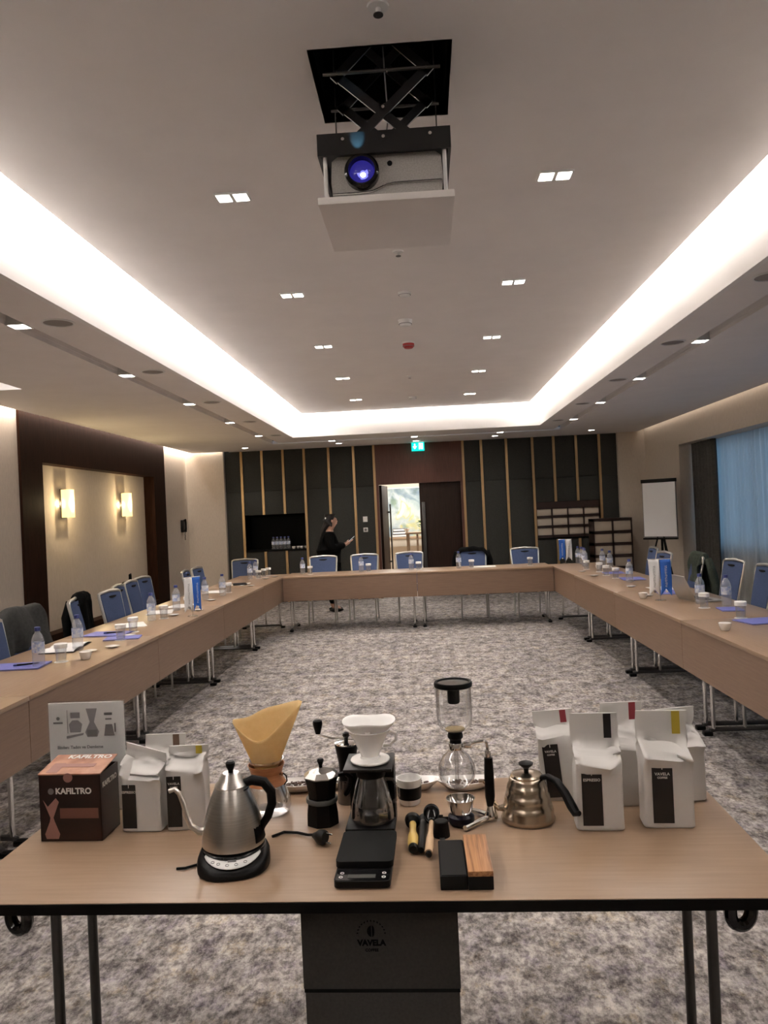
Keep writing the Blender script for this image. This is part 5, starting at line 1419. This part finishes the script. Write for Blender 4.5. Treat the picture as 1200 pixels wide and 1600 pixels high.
# hand grinder
hg = empty('hand_grinder', (-0.245, 2.135, TZ), 0, 'black hand coffee grinder with a side crank behind the dripper stand', 'grinder')
MB().lathe([(0.030, 0.0), (0.031, 0.004), (0.030, 0.03), (0.0275, 0.06), (0.0275, 0.065)], 24).obj('catch_jar', thin_glass('smoky_jar', (0.25, 0.22, 0.2), 0.05, 0.5), hg)
MB().lathe([(0.024, 0.0655), (0.023, 0.09), (0.024, 0.11), (0.032, 0.155), (0.033, 0.160), (0.031, 0.163)], 24).obj('hopper', M_BLACK, hg)
MB().lathe([(0.0325, 0.163), (0.0325, 0.166), (0.01, 0.170)], 24).obj('top_plate', M_CHROME, hg)
MB().lathe([(0.006, 0.168), (0.006, 0.178), (0.010, 0.184), (0.009, 0.192), (0.004, 0.195)], 14).obj('shaft_nut', M_BLACKG, hg)
ck = MB().tube([(0.0, 0, 0.175), (-0.04, -0.005, 0.180), (-0.072, -0.008, 0.190), (-0.076, -0.008, 0.196)], 0.0028, 8).obj('crank', M_CHROME, hg)
MB().lathe([(0.007, 0.0), (0.010, 0.012), (0.014, 0.028), (0.013, 0.036), (0.008, 0.039)], 16, T(-0.077, -0.008, 0.194)).obj('crank_knob', M_BLACK, ck)

# dripper stand, dripper with paper and glass server
ds_ = empty('dripper_stand', (-0.168, 1.965, TZ), math.radians(-1), 'black square dripper stand in the middle of the foreground table', 'stand')
MB().b(-0.061, 0.061, -0.068, 0.066, 0.0, 0.020, bev=0.0015).obj('base_plate', M_BLACK, ds_)
MB().b(-0.061, 0.061, 0.058, 0.066, 0.020, 0.158).obj('back_panel', M_BLACK, ds_)
MB().b(-0.061, 0.061, -0.064, 0.066, 0.158, 0.166, bev=0.0015).obj('top_plate', mat('satin_black_steel', (0.009, 0.0085, 0.008), 0.4, spec=0.4), ds_)
MB().b(0.053, 0.061, 0.005, 0.058, 0.020, 0.158).obj('side_panel', M_BLACK, ds_)
dr = empty('coffee_dripper', (-0.165, 1.962, TZ + 0.1665), 0, 'white ceramic coffee dripper on the black stand', 'dripper')
MB().lathe([(0.036, 0.0), (0.050, 0.003), (0.051, 0.007), (0.049, 0.009), (0.026, 0.011), (0.023, 0.016), (0.026, 0.024), (0.041, 0.058), (0.054, 0.080), (0.0545, 0.083), (0.050, 0.083), (0.037, 0.058), (0.020, 0.024), (0.010, 0.008)], 36, cap1=False).obj('cone', M_CERAM, dr)
MB().tube([(0.034, 0, 0.040), (0.052, 0, 0.042), (0.068, 0, 0.055), (0.068, 0, 0.070), (0.055, 0, 0.076), (0.047, 0, 0.072)], [0.0045, 0.004, 0.004, 0.004, 0.004, 0.0045], 8).obj('handle', M_CERAM, dr)
fp = empty('white_filter', (-0.165, 1.962, TZ + 0.1665), 0, 'white paper filter opened in the ceramic dripper', 'filter')
rows = []
for (r, z) in ((0.012, 0.014), (0.0385, 0.0625), (0.049, 0.083), (0.058, 0.098), (0.0625, 0.106)):
    rows.append([(r * (1 + (0.10 if z > 0.09 else 0.02) * math.cos(2 * (2 * PI * k / 32)) ) * math.cos(2 * PI * k / 32), r * math.sin(2 * PI * k / 32), z + (0.004 * math.sin(3 * 2 * PI * k / 32) if z > 0.09 else 0)) for k in range(32)])
mb = MB(); mb.surf(rows, closed_u=True)
o = mb.obj('cone', M_PAPER, fp, ang=180); o.modifiers.new('thickness', 'SOLIDIFY').thickness = 0.0008
MB().box((0.0, -0.0505, 0.087), (0.012, 0.0015, 0.02), T(0, 0, 0, math.radians(-38) * 0)).obj('side_seam', M_PAPER, fp)
sv = empty('glass_server', (-0.165, 1.958, TZ + 0.0205), 0, 'glass coffee server under the dripper', 'server')
MB().lathe([(0.045, 0.0), (0.054, 0.003), (0.0555, 0.012), (0.052, 0.045), (0.042, 0.085), (0.034, 0.112), (0.036, 0.126), (0.0345, 0.126), (0.0325, 0.112), (0.0405, 0.085), (0.0505, 0.045), (0.054, 0.012), (0.052, 0.004), (0.001, 0.003)], 32, cap1=False).obj('carafe', thin_glass('server_glass', (0.90, 0.89, 0.88), 0.02, 0.75), sv)
MB().lathe([(0.0362, 0.112), (0.0372, 0.116), (0.0372, 0.131), (0.030, 0.134)], 28).obj('lid', M_BLACK, sv)
MB().tube([(0.038, -0.01, 0.105), (0.056, -0.012, 0.104), (0.068, -0.012, 0.085), (0.068, -0.012, 0.062), (0.058, -0.012, 0.048), (0.050, -0.01, 0.046)], 0.0045, 8).obj('handle', M_GLASS, sv)

# digital scale
sc_ = empty('coffee_scale', (-0.166, 1.745, TZ), math.radians(-1), 'black digital coffee scale in front of the dripper stand', 'scale')
def rrect(w, d, r, n=5):
    out = []
    for (cx, cy, a0) in ((w / 2 - r, d / 2 - r, 0), (-w / 2 + r, d / 2 - r, PI / 2), (-w / 2 + r, -d / 2 + r, PI), (w / 2 - r, -d / 2 + r, 3 * PI / 2)):
        for k in range(n): out.append((cx + r * math.cos(a0 + PI / 2 * k / (n - 1)), cy + r * math.sin(a0 + PI / 2 * k / (n - 1))))
    return out
MB().prism(rrect(0.122, 0.225, 0.012), 0.003, 0.017).obj('housing', M_BLACK, sc_)
MB().prism([(p[0], p[1] + 0.031) for p in rrect(0.128, 0.165, 0.012)], 0.018, 0.032).obj('platform', mat('scale_platform', (0.006, 0.006, 0.0056), 0.6, spec=0.15), sc_)
MB().prism([(p[0], p[1] - 0.083) for p in rrect(0.116, 0.050, 0.006)], 0.017, 0.0178).obj('glass_front', M_BLACKG, sc_)
MB().b(-0.032, 0.028, -0.098, -0.082, 0.0178, 0.0183).obj('display', mat('scale_display', (0.06, 0.06, 0.055), 0.3), sc_)
for (bx, by) in ((-0.046, -0.076), (-0.047, -0.094), (0.046, -0.076), (0.046, -0.094)):
    MB().lathe([(0.0045, 0), (0.0045, 0.0008), (0.003, 0.0008), (0.003, 0)], 12, T(bx, by, 0.0178), close=True).obj('button_mark', M_PRINTW, sc_)
for (bx, by) in ((-0.05, -0.1), (0.05, -0.1), (-0.05, 0.1), (0.05, 0.1)): MB().lathe([(0.006, 0), (0.006, 0.003)], 10, T(bx, by, 0)).obj('foot', M_RUBBER, sc_)

# sample cup and boat dishes of beans
M_BEAN = noise_color(mat('coffee_beans', (0.05, 0.02, 0.01), 0.4), 30, [(0.3, (0.030, 0.012, 0.007)), (0.7, (0.085, 0.035, 0.018))])
sc2 = empty('sample_cup', (-0.074, 2.115, TZ), 0, 'white cup with a dark lower band behind the spoons', 'cup')
MB().lathe([(0.027, 0.0), (0.029, 0.003), (0.0305, 0.018)], 28, cap1=False).obj('foot', M_CERAM, sc2)
MB().lathe([(0.0315, 0.016), (0.0325, 0.020), (0.0335, 0.048), (0.033, 0.050)], 28, cap0=False, cap1=False).obj('dark_band', M_BLACK, sc2)
MB().lathe([(0.0305, 0.018), (0.033, 0.048), (0.0345, 0.066), (0.0345, 0.070), (0.032, 0.070), (0.0305, 0.05), (0.028, 0.02), (0.001, 0.012)], 28, cap0=False, cap1=False).obj('cup_wall', M_CERAM, sc2)
beans = MB(); rnd = random.Random(11)
for k in range(26):
    a = rnd.uniform(0, 6.28); r = rnd.uniform(0, 0.024); beans.sphere((r * math.cos(a), r * math.sin(a), 0.040 + rnd.uniform(0, 0.004)), 0.004, sc=(1.3, 0.9, 0.7), u=6, v=4)
o = beans.obj('coffee_beans', M_BEAN, sc2); o['kind'] = 'stuff'
def boat(x, y, rz, lab, seed):
    t = empty('boat_dish', (x, y, TZ), rz, lab, 'dish', 'boat-shaped dishes of coffee beans')
    rows = []
    for (k, z) in ((0.55, 0.0), (0.62, 0.002), (0.86, 0.014), (1.0, 0.024), (0.97, 0.025), (0.82, 0.015), (0.55, 0.006), (0.02, 0.005)):
        row = []
        for i in range(32):
            a = 2 * PI * i / 32; c_, s_ = math.cos(a), math.sin(a)
            row.append((0.088 * k * math.copysign(abs(c_) ** 1.15, c_), 0.040 * k * s_, z + (0.006 * c_ * c_ if z > 0.01 else 0)))
        rows.append(row)
    mb = MB(); vr = mb.surf(rows, closed_u=True); mb.bm.faces.new(list(reversed(vr[0]))); mb.bm.faces.new(vr[-1])
    mb.obj('dish', M_CERAM, t, ang=60)
    r_ = random.Random(seed); b = MB()
    for k in range(70):
        a = r_.uniform(0, 6.28); q_ = math.sqrt(r_.uniform(0, 1)) * 0.72
        b.sphere((0.080 * q_ * math.cos(a), 0.034 * q_ * math.sin(a), 0.011 + 0.008 * (1 - q_) + r_.uniform(0, 0.003)), 0.0045, M=None, sc=(1.3 if k % 2 else 0.9, 0.9 if k % 2 else 1.3, 0.7), u=6, v=4)
    o = b.obj('coffee_beans', M_BEAN, t); o['kind'] = 'stuff'
boat(-0.405, 2.235, 0.02, 'white boat dish of coffee beans behind the hourglass carafe', 1)
boat(-0.245, 2.245, -0.02, 'white boat dish of coffee beans behind the hand grinder', 2)
boat(-0.072, 2.222, 0.0, 'white boat dish of coffee beans behind the sample cup', 3)
boat(0.085, 2.215, 0.02, 'white boat dish of coffee beans behind the siphon', 4)

# spoons, brush and measuring cup
M_YEL = mat('yellow_wood_handle', (0.62, 0.42, 0.12), 0.4); M_BEI = mat('beige_wood_handle', (0.62, 0.42, 0.25), 0.5)
def along(p0, p1):
    """frame whose +Z runs from p0 to p1"""
    p0, p1 = Vector(p0), Vector(p1); d = (p1 - p0)
    m = d.to_track_quat('Z', 'Y').to_matrix().to_4x4(); m.translation = p0
    return m, d.length
def utensil(name, p0, p1, prof, m, head, lab, cat, ferr=None):
    mm, L_ = along(p0, p1)
    t = empty(name, (0, 0, TZ), 0, lab, cat)
    MB().lathe([(r, z * L_) for r, z in prof], 16, mm).obj('handle', m, t)
    head(t, mm, L_)
    return t
def tamp_head(t, mm, L_):
    MB().lathe([(0.007, L_), (0.009, L_ + 0.006), (0.018, L_ + 0.012), (0.020, L_ + 0.026), (0.019, L_ + 0.028)], 20, mm).obj('head', M_BLACK, t)
    MB().lathe([(0.0095, -0.012), (0.012, -0.006), (0.0115, 0.002)], 16, mm).obj('end_cap', M_BLACK, t)
def scoop_head(t, mm, L_):
    q_ = Vector((mm @ Vector((0, 0, L_ + 0.018))))
    rows = []
    for (r, z) in ((0.0205, 0.0), (0.020, -0.006), (0.016, -0.014), (0.008, -0.019), (0.001, -0.020)):
        rows.append([(q_.x + r * math.cos(2 * PI * k / 20), q_.y + r * math.sin(2 * PI * k / 20), q_.z + 0.016 + z + 0.75 * (r * math.sin(2 * PI * k / 20)) ) for k in range(20)])
    mb = MB(); mb.surf(rows, closed_u=True); o = mb.obj('bowl', M_BLACKG, t, ang=180); o.modifiers.new('thickness', 'SOLIDIFY').thickness = 0.0015
    MB().lathe([(0.006, 0.0), (0.008, -0.008), (0.004, -0.012)], 12, mm).obj('end_cap', M_BLACK, t)
utensil('coffee_tamper', (-0.060, 1.800, 0.014), (-0.063, 1.925, 0.018), [(0.011, 0), (0.0135, 0.15), (0.0125, 0.45), (0.008, 0.65), (0.0085, 0.85), (0.009, 1.0)], M_YEL, tamp_head, 'tamper with a bulbous yellow handle lying on the table', 'tamper')
def brush_head(t, mm, L_):
    MB().lathe([(0.009, L_), (0.010, L_ + 0.012)], 14, mm).obj('ferrule', M_GUN, t)
    MB().lathe([(0.010, L_ + 0.012), (0.014, L_ + 0.035), (0.012, L_ + 0.042)], 14, mm).obj('bristles', M_BLACK, t)
utensil('cleaning_brush', (-0.042, 1.785, 0.014), (-0.037, 1.93, 0.014), [(0.007, 0), (0.010, 0.1), (0.009, 0.5), (0.010, 0.9), (0.009, 1.0)], M_BLACK, brush_head, 'black cleaning brush between the yellow and beige handles', 'brush')
utensil('measuring_scoop', (-0.024, 1.775, 0.012), (-0.016, 1.930, 0.020), [(0.009, 0), (0.0105, 0.15), (0.009, 0.45), (0.0065, 0.62), (0.006, 1.0)], M_BEI, scoop_head, 'black scoop with a beige wooden handle', 'scoop')
mc = empty('measuring_cup', (0.008, 1.895, TZ), math.radians(8), 'small black measuring cup upside down beside the scoop', 'measuring cup')
MB().lathe([(0.021, 0.0), (0.021, 0.004), (0.017, 0.036), (0.015, 0.038)], 24).obj('bowl', M_BLACK, mc)
MB().b(-0.008, 0.004, -0.052, -0.018, 0.0, 0.004, bev=0.001).obj('tab', M_GUN, mc)

# tamping blocks
tbk = empty('tamping_stand', (0.028, 1.71, TZ), math.radians(0.5), 'low black tamping block at the table front edge', 'block')
MB().box((0, 0, 0.015), (0.058, 0.178, 0.030), bev=0.002).obj('block', M_RUBBER, tbk)
MB().box((0, 0, 0.0306), (0.052, 0.172, 0.0012)).obj('rubber_mat', M_BLACK, tbk)
wbk = empty('wooden_block', (0.0842, 1.712, TZ), math.radians(0.5), 'striped wooden block with a black base at the table front edge', 'block')
MB().box((0, 0, 0.014), (0.053, 0.186, 0.028), bev=0.002).obj('base', M_RUBBER, wbk)
M_ZEB = noise_color(mat('zebra_wood', (0.36, 0.17, 0.07), 0.4), 30, [(0.35, (0.20, 0.085, 0.035)), (0.5, (0.42, 0.20, 0.085)), (0.65, (0.52, 0.27, 0.12))], (5, 0.15, 5), detail=3)
MB().box((0, 0, 0.034), (0.053, 0.186, 0.0118), bev=0.0015).obj('wood_top', M_ZEB, wbk)

# siphon brewer
sp2 = empty('siphon_brewer', (0.055, 1.99, TZ), 0, 'glass siphon coffee brewer on a chrome stand with a black grip', 'siphon')
def shell(prof, t=0.0015):
    return prof + [(max(0.0005, r - t), z) for r, z in reversed(prof)]
MB().lathe([(0.001, 0.083), (0.012, 0.084), (0.030, 0.091), (0.044, 0.106), (0.049, 0.125), (0.046, 0.145), (0.034, 0.166), (0.020, 0.178), (0.016, 0.186), (0.016, 0.197)], 36, cap1=False, cap0=False).obj('lower_globe', M_GLASS, sp2)
MB().lathe([(0.014, 0.222), (0.018, 0.228), (0.035, 0.236), (0.0445, 0.250), (0.046, 0.270), (0.046, 0.345)], 36, cap1=False, cap0=False).obj('upper_chamber', M_GLASS, sp2)
MB().lathe([(0.0455, 0.344), (0.049, 0.346), (0.050, 0.352), (0.048, 0.358), (0.042, 0.358), (0.040, 0.352), (0.043, 0.346)], 36, close=True).obj('rim_ring', M_BLACK, sp2)
MB().lathe([(0.040, 0.3535), (0.040, 0.3555)], 36).obj('lid', thin_glass('smoky_lid', (0.45, 0.42, 0.40), 0.1, 0.6), sp2)
MB().lathe([(0.0145, 0.302), (0.016, 0.306), (0.016, 0.353)], 20).obj('tube_holder', M_BLACK, sp2)
MB().lathe([(0.018, 0.226), (0.020, 0.220), (0.020, 0.214), (0.015, 0.208), (0.015, 0.200)], 24).obj('seal', M_BLACK, sp2)
MB().lathe([(0.024, 0.232), (0.026, 0.236), (0.010, 0.240)], 20).obj('filter_disc', mat('cloth_filter', (0.50, 0.40, 0.22), 0.8), sp2)
MB().lathe([(0.005, 0.092), (0.005, 0.222)], 12).obj('stem', M_GLASS, sp2)
MB().lathe([(0.0175, 0.183), (0.0185, 0.186), (0.0185, 0.198), (0.0175, 0.200)], 24).obj('neck_clamp', M_CHROME, sp2)
MB().tube([(0.017, 0, 0.192), (0.030, -0.002, 0.193), (0.050, -0.004, 0.200), (0.072, -0.004, 0.203), (0.079, -0.004, 0.198), (0.081, -0.004, 0.180), (0.081, -0.004, 0.168)], 0.004, 8).obj('support_arm', M_CHROME, sp2)
MB().lathe([(0.008, -0.010), (0.009, 0.0), (0.008, 0.010)], 12, T(0.030, -0.002, 0.193, 0, PI / 2)).obj('clamp_screw', M_CHROME, sp2)
MB().lathe([(0.007, 0.160), (0.008, 0.170), (0.0075, 0.178)], 16, T(0.081, -0.004, 0)).obj('collar', M_CHROME, sp2)
MB().lathe([(0.009, 0.036), (0.0125, 0.060), (0.0125, 0.120), (0.011, 0.160)], 18, T(0.082, -0.004, 0)).obj('grip', M_BLACK, sp2)
MB().lathe([(0.017, 0.004), (0.017, 0.014), (0.012, 0.026), (0.009, 0.038)], 18, T(0.083, -0.004, 0)).obj('column_foot', M_CHROME, sp2)
MB().tube([(0.083, -0.004, 0.0085), (0.050, -0.035, 0.0085), (0.012, -0.075, 0.0085)], 0.007, 10).obj('base_bar', M_CHROME, sp2)
MB().tube([(0.083, -0.004, 0.0085), (0.050, 0.030, 0.0085), (0.010, 0.055, 0.0085)], 0.007, 10).obj('base_bar', M_CHROME, sp2)
sb = empty('siphon_burner', (0.060, 1.965, TZ), 0, 'small burner with a chrome wind bowl under the siphon globe', 'burner')
MB().lathe([(0.022, 0.0), (0.030, 0.003), (0.034, 0.012), (0.033, 0.022), (0.026, 0.028)], 28).obj('fuel_tank', mat('dark_violet_plastic', (0.006, 0.005, 0.012), 0.3, spec=0.3), sb)
MB().lathe([(0.007, -0.05), (0.007, -0.028)], 10, T(0, 0, 0.012, 0, PI / 2)).lathe([(0.010, -0.056), (0.010, -0.046)], 10, T(0, 0, 0.014, 0, PI / 2)).obj('valve', M_BLACKG, sb)
MB().lathe([(0.026, 0.028), (0.030, 0.040), (0.0365, 0.064), (0.0375, 0.066), (0.035, 0.066), (0.028, 0.040), (0.022, 0.031), (0.001, 0.031)], 32, cap1=False).obj('wind_bowl', M_CHROME, sb)
MB().lathe([(0.009, 0.031), (0.009, 0.045), (0.012, 0.050), (0.009, 0.056), (0.004, 0.058)], 16).obj('wick_holder', M_CHROME, sb)

# ribbed gooseneck kettle
rk_ = empty('ribbed_kettle', (0.232, 1.985, TZ), 0, 'bronze-toned ribbed gooseneck kettle with a black handle', 'kettle')
M_BRZ = mat('warm_steel', (0.50, 0.42, 0.33), 0.24, 1.0)
MB().lathe([(0.062, 0.0), (0.068, 0.002), (0.069, 0.006), (0.0655, 0.014), (0.0655, 0.028), (0.0615, 0.040), (0.058, 0.045), (0.0585, 0.055), (0.056, 0.066), (0.052, 0.071), (0.0525, 0.080), (0.049, 0.091), (0.046, 0.095), (0.0455, 0.102), (0.043, 0.108), (0.040, 0.110)], 44).obj('body', M_BRZ, rk_, ang=80)
MB().lathe([(0.0405, 0.1095), (0.041, 0.113), (0.038, 0.117), (0.020, 0.121), (0.008, 0.122)], 32).obj('lid', M_BRZ, rk_)
MB().lathe([(0.006, 0.122), (0.007, 0.130), (0.018, 0.140), (0.019, 0.144), (0.012, 0.147)], 20).obj('knob', M_BLACK, rk_)
MB().tube([(-0.058, 0.0, 0.030), (-0.075, 0.0, 0.030), (-0.088, 0.002, 0.044), (-0.095, 0.002, 0.066), (-0.100, 0.002, 0.088), (-0.110, 0.002, 0.100), (-0.122, 0.002, 0.100)], [0.009, 0.0075, 0.0065, 0.0058, 0.0052, 0.005, 0.005], 10).obj('spout', M_BRZ, rk_)
MB().tube([(0.034, -0.012, 0.108), (0.050, -0.028, 0.117), (0.068, -0.048, 0.112), (0.084, -0.068, 0.090), (0.097, -0.084, 0.062), (0.105, -0.094, 0.048), (0.112, -0.100, 0.050)], [0.007, 0.0075, 0.008, 0.009, 0.010, 0.009, 0.006], 10, sx=1.4).obj('handle', M_BLACK, rk_)
